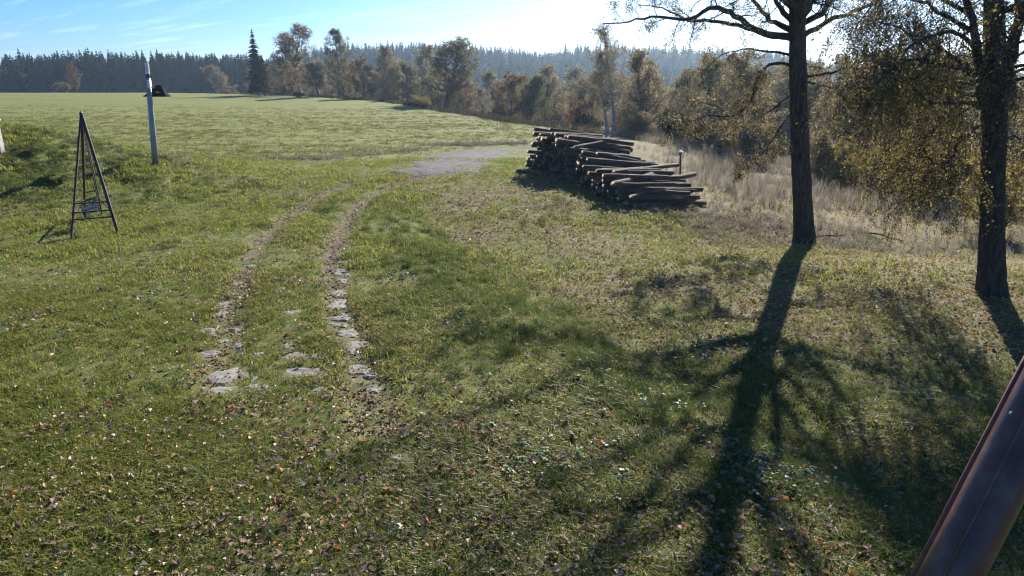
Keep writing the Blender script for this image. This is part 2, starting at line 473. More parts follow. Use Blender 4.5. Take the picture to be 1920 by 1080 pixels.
def wander(rng, p, d, L, k, wig, lift):
    """a crooked line of k points; lift bends it up (+) or down (-)"""
    P = [np.array(p, float)]; d = unit(np.array(d, float))
    for i in range(k - 1):
        d = unit(d + rng.normal(0, wig, 3) + np.array([0, 0, lift]))
        P.append(P[-1] + d * L / (k - 1))
    return np.array(P)

def along(P, t):
    f = t * (len(P) - 1); i = min(int(f), len(P) - 2)
    return P[i] + (P[i + 1] - P[i]) * (f - i), unit(P[i + 1] - P[i])

def sprout(rng, P, rad, n, L, levels, lift, out, ends, t0=0.25, spread=0.9, wig=0.22):
    """grow n side branches from the line P and twigs from those"""
    for i in range(n):
        t = t0 + (1 - t0) * (i + rng.uniform(0.1, 0.9)) / n
        p, d = along(P, min(t, 0.999))
        side = unit(np.cross(d, rng.normal(0, 1, 3)))
        nd = unit(d * rng.uniform(0.35, 0.9) + side * spread + np.array([0, 0, lift * 0.5]))
        l_ = L * rng.uniform(0.55, 1.15) * (1.15 - 0.5 * t)
        r_ = max(rad * (1.05 - 0.7 * t) * 0.5, 0.0035)
        k = 5 if levels > 0 else 4
        S = wander(rng, p, nd, l_, k, wig, lift)
        out.append((S, np.linspace(r_, max(r_ * 0.3, 0.0025), k)))
        if levels > 0: sprout(rng, S, r_, max(3, int(n * 0.62)), L * 0.45, levels - 1, lift, out, ends, 0.3, spread, wig)
        else: ends.append(S)
        if levels == 1: ends.append(S)

def leaf_mesh(name, rng, C, size, mat, aspect=0.62, hang=0.0):
    n = len(C)
    a = rng.normal(0, 1, (n, 3)); a[:, 2] -= hang; a /= np.linalg.norm(a, axis=1, keepdims=True)
    b = np.cross(a, rng.normal(0, 1, (n, 3))); b /= np.linalg.norm(b, axis=1, keepdims=True)
    s = size * rng.uniform(0.6, 1.3, (n, 1))
    V = np.stack([C - a * s * 0.5, C + b * s * aspect * 0.5, C + a * s * 0.5, C - b * s * aspect * 0.5], 1).reshape(-1, 3)
    return mk_mesh(name, V, np.arange(4 * n).reshape(-1, 4), mats=[mat])

def leaf_points(rng, ends, n, jit, gap=0.0):
    """points strewn about the twigs; gap leaves part of the twigs bare"""
    E = [e for e in ends if rng.uniform() > gap] or ends
    idx = rng.integers(0, len(E), n)
    A = np.array([e[1] for e in E]); B = np.array([e[-1] for e in E])
    t = rng.uniform(0, 1, (n, 1))
    return A[idx] * (1 - t) + B[idx] * t + rng.normal(0, jit, (n, 3))

def tube_mesh(name, polys, mat, rng=None):
    mb = MB()
    for P, r_ in polys:
        m = r_[0]
        sd = 10 if m > 0.15 else 7 if m > 0.05 else 5 if m > 0.02 else 3
        mb.tube(P, r_, sd, cap=False, rough=0.07 if m > 0.05 and rng is not None else 0, rng=rng)
    return mb.mesh(name, mat, smooth=True)

M_BARK = simple_mat('grey_brown_bark', [(0.3, (0.030, 0.025, 0.020)), (0.55, (0.070, 0.060, 0.050)), (0.8, (0.125, 0.11, 0.095))], 5, 0.95, 1.0, 9, stretch=(3, 3, 0.7), bdist=0.05, spec=0.1)
M_BARK_FAR = simple_mat('far_bark', [(0.3, (0.05, 0.043, 0.036)), (0.7, (0.12, 0.105, 0.09))], 2, 0.95, 0, spec=0.1)
M_BIRCH = simple_mat('birch_bark', [(0.35, (0.05, 0.045, 0.04)), (0.5, (0.28, 0.26, 0.24)), (0.75, (0.5, 0.48, 0.45))], 3, 0.9, 0.2, 8, stretch=(1, 1, 4), spec=0.1)
TAN = leaf_mat('tan_leaves', [(0, (0.070, 0.056, 0.034)), (0.45, (0.140, 0.112, 0.064)), (0.8, (0.23, 0.185, 0.10)), (1, (0.36, 0.30, 0.185))], 0.6)
RUST = leaf_mat('rust_leaves', [(0, (0.075, 0.046, 0.025)), (0.5, (0.150, 0.094, 0.044)), (1, (0.24, 0.160, 0.078))], 0.5)
OLIVE = leaf_mat('olive_leaves', [(0, (0.044, 0.046, 0.022)), (0.5, (0.100, 0.094, 0.044)), (0.85, (0.170, 0.148, 0.068)), (1, (0.26, 0.215, 0.10))], 0.58)
YELLOW = leaf_mat('yellow_leaves', [(0, (0.09, 0.080, 0.028)), (0.5, (0.19, 0.155, 0.048)), (0.85, (0.30, 0.23, 0.07)), (1, (0.28, 0.15, 0.045))], 0.62)
DARKL = leaf_mat('dark_leaves', [(0, (0.018, 0.022, 0.010)), (0.6, (0.045, 0.048, 0.02)), (1, (0.09, 0.08, 0.035))], 0.35)
NEEDLE = leaf_mat('spruce_needles', [(0, (0.010, 0.016, 0.009)), (0.6, (0.022, 0.032, 0.016)), (1, (0.038, 0.045, 0.022))], 0.15, by='both')

def proto_tree(seed, h, r, cb, spread, nl, sub, lev, nleaf, lsize, leafmat, bark, lift=0.06, up=0.9, gap=0.1, stems=1, wig=0.16, jit=0.14, hang=0):
    rng = np.random.default_rng(seed); out = []; ends = []
    for s_ in range(stems):
        lean = rng.normal(0, 0.07, 3) if stems == 1 else np.append(rng.normal(0, 0.35, 2), 0)
        T = wander(rng, rng.normal(0, 0.05 * (stems > 1), 3) * np.array([1, 1, 0]) - np.array([0, 0, 0.3]), np.array([0, 0, 1.0]) + lean, h * (1 if stems == 1 else rng.uniform(0.7, 1.0)), 9, 0.06, 0.04)
        rr = r * (1 - np.linspace(0, 1, 9) ** 0.9 * 0.93); rr[0] *= 1.35
        out.append((T, rr))
        for i in range(nl):
            t = cb + (0.97 - cb) * (i + rng.uniform(0, 0.8)) / nl
            p, d = along(T, t)
            az = i * 2.4 + rng.uniform(-0.5, 0.5)
            u = (t - cb) / (1 - cb)
            prof = (0.55 + 0.9 * u * (1 - u) * 2) * (1 - 0.55 * u)
            nd = np.array([math.cos(az), math.sin(az), up * (0.45 + 0.9 * u)])
            L = spread * prof * rng.uniform(0.75, 1.15)
            S = wander(rng, p, nd, L, 6, wig, lift)
            rl = max(r * (1 - t) * 0.62, 0.02)
            out.append((S, np.linspace(rl, rl * 0.25, 6)))
            sprout(rng, S, rl, sub, L * 0.42, lev, lift * 0.7, out, ends)
    tm = tube_mesh('trunk', out, bark, rng)
    cm = leaf_mesh('crown', rng, leaf_points(rng, ends, nleaf, jit, gap), lsize, leafmat, hang=hang)
    return tm, cm

def proto_spruce(seed, h=16.0, rad=3.0, n=17, m=9):
    rng = np.random.default_rng(seed)
    mb = MB(); mb.tube([(0, 0, -1), (0, 0, h * 0.6), (0, 0, h * 0.98)], [0.22, 0.12, 0.02], 5, cap=False)
    tm = mb.mesh('trunk', M_BARK_FAR)
    V = []; T = []
    for i in range(n):
        t = i / (n - 1); z = h * (0.10 + 0.88 * t) + rng.uniform(-.15, .15); Rr = rad * (1 - t) ** 0.75 + 0.22
        for j in range(m):
            a = j / m * 2 * math.pi + i * 0.7 + rng.uniform(-0.3, 0.3); q = Rr * rng.uniform(0.65, 1.2)
            ca, sa = math.cos(a), math.sin(a); w = 0.24 * q + 0.18; dz = 0.32 * q
            b = len(V)
            V += [(0, 0, z + 0.35), (ca * q * .55 - sa * w, sa * q * .55 + ca * w, z - dz * .5), (ca * q, sa * q, z - dz + rng.uniform(-.1, .2)), (ca * q * .55 + sa * w, sa * q * .55 - ca * w, z - dz * .5)]
            T += [(b, b + 1, b + 2), (b, b + 2, b + 3)]
    b = len(V); V += [(0.12, 0, h * .93), (-0.1, 0.1, h * .93), (0, -0.12, h * .93), (0, 0, h * 1.03)]; T += [(b, b + 1, b + 3), (b + 1, b + 2, b + 3), (b + 2, b, b + 3)]
    return tm, mk_mesh('crown', V, None, T, [NEEDLE])

PROTO = {
    'oak':    proto_tree(11, 10, 0.38, 0.28, 4.8, 24, 8, 1, 11500, 0.19, OLIVE, M_BARK_FAR, gap=0.15),
    'round':  proto_tree(12, 9, 0.24, 0.20, 4.4, 24, 8, 1, 13000, 0.18, RUST, M_BARK_FAR, gap=0.08, up=0.7),
    'bare':   proto_tree(13, 11, 0.24, 0.25, 4.2, 28, 10, 1, 6500, 0.17, TAN, M_BARK_FAR, lift=0.14, up=1.3, gap=0.3),
    'birch':  proto_tree(14, 11, 0.21, 0.36, 2.6, 34, 8, 1, 9000, 0.10, TAN, M_BIRCH, lift=-0.05, up=1.0, gap=0.15, hang=0.6),
    'alder':  proto_tree(15, 10, 0.20, 0.15, 3.5, 30, 8, 1, 12500, 0.15, OLIVE, M_BARK_FAR, up=0.9, gap=0.15),
    'tan':    proto_tree(16, 10, 0.20, 0.14, 3.8, 30, 8, 1, 13500, 0.13, TAN, M_BARK_FAR, up=0.85, gap=0.12),
    'shrub':  proto_tree(17, 4.2, 0.06, 0.15, 1.7, 12, 6, 1, 15000, 0.10, TAN, M_BARK_FAR, stems=6, gap=0.1, jit=0.1),
    'yellow': proto_tree(18, 4.5, 0.06, 0.15, 1.7, 12, 6, 1, 13000, 0.10, YELLOW, M_BARK_FAR, stems=6, gap=0.15, jit=0.1),
    'dark':   proto_tree(19, 4.0, 0.07, 0.08, 1.8, 12, 6, 1, 14000, 0.13, DARKL, M_BARK_FAR, stems=5, gap=0.0, jit=0.12),
    'spruce': proto_spruce(21, 16, 3.0, 24, 10), 'spruce_b': proto_spruce(22, 15, 2.6, 15, 8), 'spruce_c': proto_spruce(23, 17, 3.4, 30, 11), 'pine': proto_spruce(24, 14, 2.2, 12, 7),
}
PROTO_H = {'oak': 10, 'round': 9, 'bare': 11, 'birch': 11, 'alder': 10, 'tan': 10, 'shrub': 4.2, 'yellow': 4.5, 'dark': 4.0, 'spruce': 16.4, 'spruce_b': 15.4, 'spruce_c': 17.4, 'pine': 14.4}

def plant(name, kind, x, y, scale, label, cat, group=None, rz=0.0, wide=1.0):
    o = empty(name, (x, y, float(H(x, y))), rz)
    o.scale = (scale * wide, scale * wide, scale)
    tm, cm = PROTO[kind]
    mobj('trunk', tm, o); c = mobj('crown', cm, o); c['kind'] = 'stuff'
    return tag(o, label, cat, group)

def plant_px(name, kind, px, top, Y, label, cat='tree', group=None, rz=0.0, wide=1.0):
    p = at(px, top, Y); z0 = float(H(p[0], Y))
    return plant(name, kind, p[0], Y, (p[2] - z0) / PROTO_H[kind], label, cat, group, rz, wide)

# the row of trees along the brook, from the spruce on the left to the thicket on the right
ROW = [
    ('spruce_tree', 'spruce_c', 471, 52, 134, 'tall dark spruce at the left end of the tree row, pointed top against the sky', 1.0, 0.2),
    ('deciduous_tree', 'bare', 514, 44, 136, 'tallest grey half-bare tree, right next to the pointed spruce', 1.25, 1.0),
    ('deciduous_tree', 'alder', 490, 112, 128, 'brownish leafy tree in front of the pointed spruce', 1.0, 2.0),
    ('deciduous_tree', 'bare', 556, 60, 140, 'thin bare-topped tree between the tall grey tree and the tufted tree', 0.9, 3.0),
    ('deciduous_tree', 'tan', 545, 118, 126, 'low tan tree under the thin bare-topped tree', 1.2, 0.4),
    ('deciduous_tree', 'alder', 624, 54, 128, 'tall narrow tree whose tufted top sticks up above the ridge', 0.72, 4.0),
    ('deciduous_tree', 'oak', 592, 122, 122, 'olive tree left of the tufted tall tree', 1.0, 0.9),
    ('deciduous_tree', 'round', 679, 112, 118, 'orange-brown rounded tree in the middle of the tree row', 0.85, 1.3),
    ('deciduous_tree', 'bare', 722, 84, 122, 'dark forked bare tree right of the orange-brown rounded tree', 1.0, 2.2),
    ('deciduous_tree', 'alder', 758, 118, 114, 'olive tree between the dark forked tree and the wide oak', 1.0, 3.3),
    ('deciduous_tree', 'tan', 785, 88, 120, 'tan tree close behind the left side of the wide oak', 0.9, 4.4),
    ('oak_tree', 'oak', 832, 80, 100, 'wide olive oak with a dark straight trunk in the tree row', 1.25, 5.1),
    ('deciduous_tree', 'round', 868, 148, 96, 'small rust-brown tree right of the wide oak', 0.9, 0.7),
    ('deciduous_tree', 'tan', 905, 168, 92, 'low tan tree in the gap before the blue wooded hill', 0.9, 1.9),
    ('deciduous_tree', 'round', 958, 142, 84, 'rounded orange-topped tree left of centre gap, full crown', 1.05, 2.8),
    ('deciduous_tree', 'oak', 992, 152, 82, 'olive tree with a dark leaning trunk beside the orange-topped tree', 0.85, 3.9),
    ('deciduous_tree', 'bare', 1042, 124, 90, 'bare-twigged brown tree behind the log pile, left of two', 1.15, 4.7),
    ('deciduous_tree', 'bare', 1082, 134, 80, 'bare-twigged tree behind the log pile, right of two', 1.0, 0.3),
    ('deciduous_tree', 'alder', 1024, 182, 78, 'small olive tree below the bare-twigged brown tree', 1.0, 1.1),
    ('deciduous_tree', 'tan', 1112, 165, 70, 'small tan tree just left of the birch pair', 1.0, 2.5),
    ('birch_tree', 'birch', 1158, 40, 50, 'taller birch of the pair behind the log pile', 1.15, 0.5),
    ('birch_tree', 'birch', 1143, 92, 49, 'shorter birch of the pair behind the log pile', 0.9, 2.1),
    ('deciduous_tree', 'tan', 1198, 118, 62, 'tan-leaved tree right behind the birch pair', 1.0, 3.6),
    ('deciduous_tree', 'bare', 1234, 96, 58, 'grey forked tree with bare upper branches right of the birch pair', 1.0, 4.2),
    ('deciduous_tree', 'tan', 1292, 135, 58, 'pale-leaved tree in the thicket above the capped post', 1.1, 5.5),
    ('deciduous_tree', 'alder', 1345, 112, 54, 'brown thicket tree under the long bare limb', 1.0, 0.8),
    ('deciduous_tree', 'tan', 1408, 105, 52, 'brown thicket tree close to the left of the big dark trunk', 1.05, 1.6),
    ('deciduous_tree', 'bare', 1452, 130, 48, 'bare thicket tree partly hidden by the big dark trunk', 1.0, 2.7),
    ('deciduous_tree', 'tan', 1556, 168, 50, 'pale brown rounded thicket tree right of the big dark trunk', 1.2, 3.1),
    ('deciduous_tree', 'tan', 1640, 165, 46, 'brown thicket tree midway between the two big dark trunks', 1.15, 4.9),
    ('deciduous_tree', 'alder', 1722, 160, 44, 'olive thicket tree left of the rightmost trunk', 1.15, 5.8),
    ('deciduous_tree', 'alder', 1800, 140, 40, 'olive thicket tree behind the rightmost trunk', 1.2, 0.1),
    ('deciduous_tree', 'tan', 1905, 140, 36, 'brown thicket tree at the right edge of the picture', 1.2, 1.4),
    ('autumn_tree', 'round', 134, 121, 215, 'lone orange-brown tree before the dark forest, beyond the field crest', 0.55, 1.4),
    ('shrub', 'shrub', 112, 152, 214, 'low orange shrub beside the lone tree before the dark forest', 1.6, 0.4),
    ('shrub', 'dark', 1264, 200, 52, 'dark evergreen-looking bush behind the capped post', 1.0, 0.6),
    ('shrub', 'shrub', 1315, 215, 50, 'pale tan bush right of the dark bush', 1.1, 1.7),
    ('shrub', 'yellow', 1362, 230, 48, 'yellowish bush left of the big dark trunk at the tall grass', 1.0, 2.9),
    ('shrub', 'shrub', 1425, 225, 44, 'tan bush touching the left side of the big dark trunk', 1.0, 3.3),
    ('shrub', 'shrub', 1545, 235, 38, 'tan bush right behind the big dark trunk', 1.0, 4.3),
    ('shrub', 'yellow', 1600, 230, 36, 'yellow bush above the bleached plank', 1.0, 5.3),
    ('shrub', 'yellow', 1668, 245, 33, 'yellow-orange bush midway between the two big trunks', 1.1, 0.2),
    ('shrub', 'yellow', 1745, 250, 30, 'yellow bush nearer the rightmost trunk', 1.0, 1.2),
    ('shrub', 'shrub', 1790, 240, 33, 'brown bush right before the rightmost trunk', 1.2, 2.3),
    ('shrub', 'yellow', 1905, 250, 24, 'yellow bush at the right edge behind the rightmost trunk', 1.0, 3.7),
    ('shrub', 'dark', 1570, 262, 42, 'dark bush in shade behind the bleached plank', 1.3, 4.1),
    ('shrub', 'shrub', 622, 176, 116, 'low bush at the foot of the tufted tall tree', 1.5, 0.9),
    ('shrub', 'dark', 560, 172, 120, 'dark low bush at the field edge, leftmost of the edge bushes', 2.0, 1.9),
    ('shrub', 'dark', 650, 180, 118, 'dark low bush at the field edge below the orange-brown tree', 2.0, 2.7),
    ('shrub', 'shrub', 740, 178, 112, 'tan low bush at the field edge below the dark forked tree', 1.6, 3.5),
    ('shrub', 'yellow', 790, 172, 108, 'reddish-yellow bush at the foot of the wide oak', 1.2, 4.5),
    ('shrub', 'shrub', 935, 185, 86, 'pale bush at the field edge left of the orange-topped tree', 1.4, 5.2),
    ('shrub', 'dark', 1100, 212, 66, 'dark bush at the field edge behind the log pile', 1.8, 0.5),
    ('shrub', 'shrub', 1205, 205, 52, 'tan bush at the field edge right of the birch pair', 1.4, 1.5),
]
for (nm, kd, px, top, Yd, lab, wide, rz) in ROW:
    plant_px(nm, kd, px, top, Yd, lab, 'shrub' if nm == 'shrub' else 'tree', 'bushes at the field edge' if nm == 'shrub' else 'trees along the brook', rz, wide * (1.0 if 'spruce' in nm or 'birch' in nm or px > 1500 else 1.22))

# spruces on the skyline, one by one; the wood behind and below them is one mass
def skyline():
    rng = np.random.default_rng(31)
    kinds = ['spruce', 'spruce_b', 'spruce_c', 'pine']
    for px in np.arange(-30, 470, 6.5):
        p_ = px + rng.uniform(-4, 4); Yd = rng.uniform(286, 300); x = (p_ - 960) / F_PX * (0.9546 * Yd + 1.19)
        plant('spruce_tree', kinds[rng.integers(0, 4)], x, Yd, rng.uniform(0.82, 1.0) + 0.22 * rng.uniform() ** 3, 'dark spruce in the forest edge beyond the field at left', 'tree', 'spruces of the left forest', rng.uniform(0, 6))
    for px in np.arange(575, 1650, 8.0):
        p_ = px + rng.uniform(-5, 5); Yd = rng.uniform(474, 492); x = (p_ - 960) / F_PX * (0.9546 * Yd + 1.19)
        plant('spruce_tree', kinds[rng.integers(0, 4)], x, Yd, rng.uniform(0.88, 1.02) + 0.16 * rng.uniform() ** 3, 'far blue-grey spruce on the skyline of the wooded hill', 'tree', 'spruces on the hill skyline', rng.uniform(0, 6))
skyline()

# ------------------------------------------------------------------ scattering many small plants
def gn_scatter(name, P, rot, scl, idx, protos, label, cat):
    """one object whose points carry copies of the small meshes in protos"""
    col = bpy.data.collections.new(name + '_pieces')
    for i, me in enumerate(protos):
        col.objects.link(bpy.data.objects.new('%s_piece_%02d' % (name, i), me))
    me = bpy.data.meshes.new(name); n = len(P)
    me.vertices.add(n); me.vertices.foreach_set('co', np.asarray(P, np.float32).ravel())
    a = me.attributes.new('rot', 'FLOAT_VECTOR', 'POINT'); a.data.foreach_set('vector', np.asarray(rot, np.float32).ravel())
    a = me.attributes.new('scl', 'FLOAT_VECTOR', 'POINT'); a.data.foreach_set('vector', np.asarray(scl, np.float32).ravel())
    a = me.attributes.new('idx', 'INT', 'POINT'); a.data.foreach_set('value', np.asarray(idx, np.int32))
    o = mobj(name, me)
    ng = bpy.data.node_groups.new(name, 'GeometryNodeTree')
    ng.interface.new_socket('Geometry', in_out='INPUT', socket_type='NodeSocketGeometry')
    ng.interface.new_socket('Geometry', in_out='OUTPUT', socket_type='NodeSocketGeometry')
    N, L = ng.nodes, ng.links
    gi = N.new('NodeGroupInput'); go = N.new('NodeGroupOutput'); ip = N.new('GeometryNodeInstanceOnPoints')
    ci = N.new('GeometryNodeCollectionInfo'); ci.inputs['Collection'].default_value = col
    ci.inputs['Separate Children'].default_value = True; ci.inputs['Reset Children'].default_value = True
    def na(nm, ty):
        t = N.new('GeometryNodeInputNamedAttribute'); t.data_type = ty; t.inputs['Name'].default_value = nm
        return t.outputs['Attribute']
    er = N.new('FunctionNodeEulerToRotation')
    L.new(gi.outputs[0], ip.inputs['Points']); L.new(ci.outputs[0], ip.inputs['Instance'])
    ip.inputs['Pick Instance'].default_value = True
    L.new(na('idx', 'INT'), ip.inputs['Instance Index'])
    L.new(na('rot', 'FLOAT_VECTOR'), er.inputs[0]); L.new(er.outputs[0], ip.inputs['Rotation'])
    L.new(na('scl', 'FLOAT_VECTOR'), ip.inputs['Scale'])
    L.new(ip.outputs[0], go.inputs[0])
    md = o.modifiers.new('scatter', 'NODES'); md.node_group = ng
    return tag(o, label, cat, kind='stuff')

def tuft(seed, n, h, w, rad, bend, mat, tilt=0.35):
    rng = np.random.default_rng(seed); V = []; Q = []; T = []
    for i in range(n):
        a = rng.uniform(0, 2 * math.pi); r_ = rad * math.sqrt(rng.uniform()); b = rng.uniform(0, 2 * math.pi)
        hh = h * rng.uniform(0.45, 1.15); ww = w * rng.uniform(0.7, 1.2); out = tilt * rng.uniform(0.1, 1.2) * hh; be = bend * rng.uniform(0.3, 1.3) * hh
        c = np.array([math.cos(a) * r_, math.sin(a) * r_, -0.01]); d = np.array([math.cos(b), math.sin(b), 0]); s_ = np.array([-d[1], d[0], 0]) * ww / 2
        m = c + d * out * 0.5 + np.array([0, 0, hh * 0.58]); e = c + d * (out + be) + np.array([0, 0, hh * (1 - 0.35 * bend)])
        k = len(V); V += [c - s_, c + s_, m + s_ * 0.85, m - s_ * 0.85, e]
        Q.append((k, k + 1, k + 2, k + 3)); T.append((k + 3, k + 2, k + 4))
    return mk_mesh('tuft', V, Q, T, [mat])

GREEN = leaf_mat('lawn_blades', [(0, (0.045, 0.075, 0.012)), (0.3, (0.112, 0.148, 0.022)), (0.6, (0.185, 0.205, 0.036)), (0.85, (0.27, 0.245, 0.07)), (1, (0.36, 0.31, 0.15))], 0.6, by='both', gloss=0.02)
LONG = leaf_mat('long_blades', [(0, (0.045, 0.068, 0.020)), (0.5, (0.105, 0.135, 0.042)), (0.88, (0.175, 0.20, 0.08)), (1, (0.25, 0.25, 0.13))], 0.5, by='both', gloss=0.0)
STRAW = leaf_mat('dry_stalks', [(0, (0.085, 0.074, 0.054)), (0.5, (0.175, 0.155, 0.118)), (1, (0.31, 0.28, 0.22))], 0.4, by='both')
BRUSH = leaf_mat('brown_brush', [(0, (0.035, 0.030, 0.020)), (0.6, (0.075, 0.064, 0.042)), (1, (0.14, 0.12, 0.085))], 0.3, by='both')
FIELD = leaf_mat('field_blades', [(0, (0.05, 0.060, 0.016)), (0.5, (0.100, 0.108, 0.030)), (1, (0.18, 0.16, 0.066))], 0.45, by='both')
DEAD = leaf_mat('dead_leaves', [(0, (0.12, 0.075, 0.045)), (0.25, (0.20, 0.14, 0.09)), (0.5, (0.28, 0.21, 0.14)), (0.74, (0.34, 0.28, 0.21)), (0.84, (0.34, 0.13, 0.03)), (0.90, (0.24, 0.17, 0.10)), (0.955, (0.40, 0.28, 0.05)), (1, (0.38, 0.33, 0.27))], 0.3, by='object', gloss=0.02)
BROAD = leaf_mat('broad_weeds', [(0, (0.07, 0.10, 0.035)), (1, (0.20, 0.24, 0.13))], 0.3, by='both', gloss=0.03, rough=0.5)

STONE_W = [(gp(px, py)[:2], max(abs(gp(px + w / 2, py)[0] - gp(px, py)[0]), 0.12)) for (px, py, w, h) in STONES]
def clear_of_stones(x, y):
    k = np.ones(len(x), bool)
    for c, w in STONE_W: k &= ((x - c[0]) / (w * 0.85)) ** 2 + ((y - c[1]) / (w * 0.6 + 0.06)) ** 2 > 1
    return k

def sample(rng, y0, y1, dens, margin=1.5, back=0.0):
    """even points over the ground in view between distances y0 and y1, with a margin for a step to the side"""
    hw = lambda y: 0.80 * y + 1.0 + margin
    n = int((hw(y0) + hw(y1)) * (y1 - y0) * dens)
    y = np.sqrt(rng.uniform(y0 ** 2, y1 ** 2, n)); x = rng.uniform(-1, 1, n) * hw(y)
    return x, y

def lay(rng, x, y, smin, smax, tiltmax=0.15, lift=0.0, flat=1.0):
    n = len(x)
    P = np.stack([x, y, H(x, y) - 0.05 * rut_mask(x, y) + lift], 1)
    rot = np.stack([rng.uniform(-tiltmax, tiltmax, n), rng.uniform(-tiltmax, tiltmax, n), rng.uniform(0, 6.28, n)], 1)
    s = rng.uniform(smin, smax, n)
    return P, rot, np.stack([s, s, s * flat], 1)

def grass():
    rng = np.random.default_rng(41)
    lawnp = [tuft(100 + i, 26, 0.075, 0.006, 0.085, 0.55, GREEN, 0.6) for i in range(5)]
    midp = [tuft(110 + i, 20, 0.085, 0.010, 0.13, 0.5, GREEN, 0.6) for i in range(4)]
    parts = []
    for (y0, y1, dens, kind, s0, s1) in ((3.2, 7.5, 230, 0, 0.6, 1.35), (7.5, 13, 130, 0, 0.75, 1.6), (13, 22, 60, 1, 0.7, 1.5), (22, 36, 28, 1, 0.9, 1.8)):
        x, y = sample(rng, y0, y1, dens)
        patch = 0.95 + 0.55 * vnoise(x, y, 1.1, 12) + 0.3 * vnoise(x, y, 0.35, 13)
        patch *= (1 - 0.95 * rut_mask(x, y)) * (1 - 0.6 * lawn_dry(x, y)) * (1 - field_mask(x, y)) * (1 - 0.85 * dry_mask(x, y))
        k = (rng.uniform(0, 1, len(x)) < patch) & clear_of_stones(x, y) & (~in_poly(x, y, GRAVEL) | (rng.uniform(0, 1, len(x)) < np.where(dist_poly(x, y, np.vstack([GRAVEL, GRAVEL[:1]])) < 0.9, 0.55, 0.10) * (0.5 + 0.9 * vnoise(x, y, 1.2, 33))))
        x, y = x[k], y[k]
        P, r_, s = lay(rng, x, y, s0, s1)
        s *= (1 + 0.55 * vnoise(x, y, 1.6, 14))[:, None]
        parts.append((P, r_, s, rng.integers(0, 5, len(x)) if kind == 0 else 5 + rng.integers(0, 4, len(x))))
    gn_scatter('lawn_grass', *[np.concatenate(c) for c in zip(*parts)], lawnp + midp, 'short green patchy grass covering the yard', 'grass')
    # long grass on the bank and in scattered clumps
    longp = [tuft(120 + i, 46, 0.20, 0.009, 0.13, 1.0, LONG, 0.6) for i in range(5)]
    x, y = sample(rng, 3.2, 24, 34)
    b = bank_s(x, y)
    pr = np.exp(-((b - 0.3) / 1.1) ** 2) * (1 - sm(12, 20, y)) * 1.2 + np.exp(-((b - 0.2) / 1.0) ** 2) * 0.25 + 0.5 * sm(0.55, 0.9, vnoise(x, y, 1.3, 15))
    pr *= (1 - rut_mask(x, y)) * (1 - 0.8 * lawn_dry(x, y))
    k = (rng.uniform(0, 1, len(x)) < pr) & clear_of_stones(x, y)
    x, y = x[k], y[k]
    xm = rng.normal(-21, 5, 3200); ym = rng.normal(25, 3, 3200); km = ym < 30
    x = np.append(x, xm[km]); y = np.append(y, ym[km])
    P, r_, s = lay(rng, x, y, 0.5, 1.1, 0.2)
    gn_scatter('bank_grass', P, r_, s, rng.integers(0, 5, len(x)), longp, 'long bent grass in clumps on the low bank', 'grass')
    # stubble and regrowth on the field
    fp = [tuft(130 + i, 16, 0.09, 0.018, 0.22, 0.5, FIELD, 0.7) for i in range(4)]
    x, y = sample(rng, 32, 100, 8)
    k = rng.uniform(0, 1, len(x)) < field_mask(x, y) * (0.6 + 0.5 * vnoise(x * 0.25, y, 1.5, 16)) * (1 - sm(45, 100, y))
    x, y = x[k], y[k]
    P, r_, s = lay(rng, x, y, 0.7, 1.7)
    gn_scatter('field_grass', P, r_, s, rng.integers(0, 4, len(x)), fp, 'mown yellow-green grass of the wide field', 'grass')
    # tall dry growth towards the brook
    dp = [tuft(140 + i, 16, 0.95, 0.013, 0.16, 0.25, STRAW, 0.18) for i in range(5)]
    x, y = sample(rng, 9, 58, 16)
    e = edge_s(x, y)
    k = (rng.uniform(0, 1, len(x)) < dry_mask(x, y) * (0.4 + 0.6 * vnoise(x, y, 1.3, 17)) * (0.35 + 0.65 * sm(0.5, 4, e))) & (e < 26)
    x, y = x[k], y[k]
    P, r_, s = lay(rng, x, y, 0.35, 1.0, 0.16)
    s *= ((0.35 + 0.65 * sm(-0.5, 4, edge_s(x, y)) * sm(15, 20, y) + 0.1) * (1 - 0.4 * sm(7.5, 10, x) * (1 - sm(22, 30, y))))[:, None]
    gn_scatter('tall_dry_grass', P, r_, s, rng.integers(0, 5, len(x)), dp, 'tall beige dry grass and weeds between the lawn and the thicket', 'dry grass')
    # straw and clods pushed up behind the gravel, rough edge strips
    sp = [tuft(150 + i, 18, 0.16, 0.02, 0.22, 0.9, STRAW, 1.1) for i in range(4)]
    xs, ys = [], []
    for (a, b, n_, j) in (((800, 272), (985, 269), 420, 0.5), ((490, 297), (625, 298), 160, 0.4), ((200, 292), (480, 296), 160, 0.7), ((625, 292), (800, 280), 110, 0.5), ((1000, 390), (1120, 380), 40, 0.4), ((1230, 400), (1480, 420), 420, 1.0), ((1300, 440), (1700, 470), 260, 0.9)):
        A, B = gp(*a), gp(*b); t = rng.uniform(0, 1, n_)
        xs.append(A[0] + (B[0] - A[0]) * t + rng.normal(0, j, n_)); ys.append(A[1] + (B[1] - A[1]) * t + rng.normal(0, j, n_))
    x, y = np.concatenate(xs), np.concatenate(ys)
    P, r_, s = lay(rng, x, y, 0.5, 1.3, 0.5)
    gn_scatter('straw_litter', P, r_, s, rng.integers(0, 4, len(x)), sp, 'pale straw and cut stalks strewn along the yard edge', 'straw')
    # undergrowth under the tree row
    x, y = sample(rng, 44, 150, 2.2)
    e = edge_s(x, y); k = (e > 0.5) & (e < 14) & (x > -75) & ~((x > 3) & (y < 52))
    x, y = x[k], y[k]
    P, r_, s = lay(rng, x, y, 0.6, 1.5, 0.2)
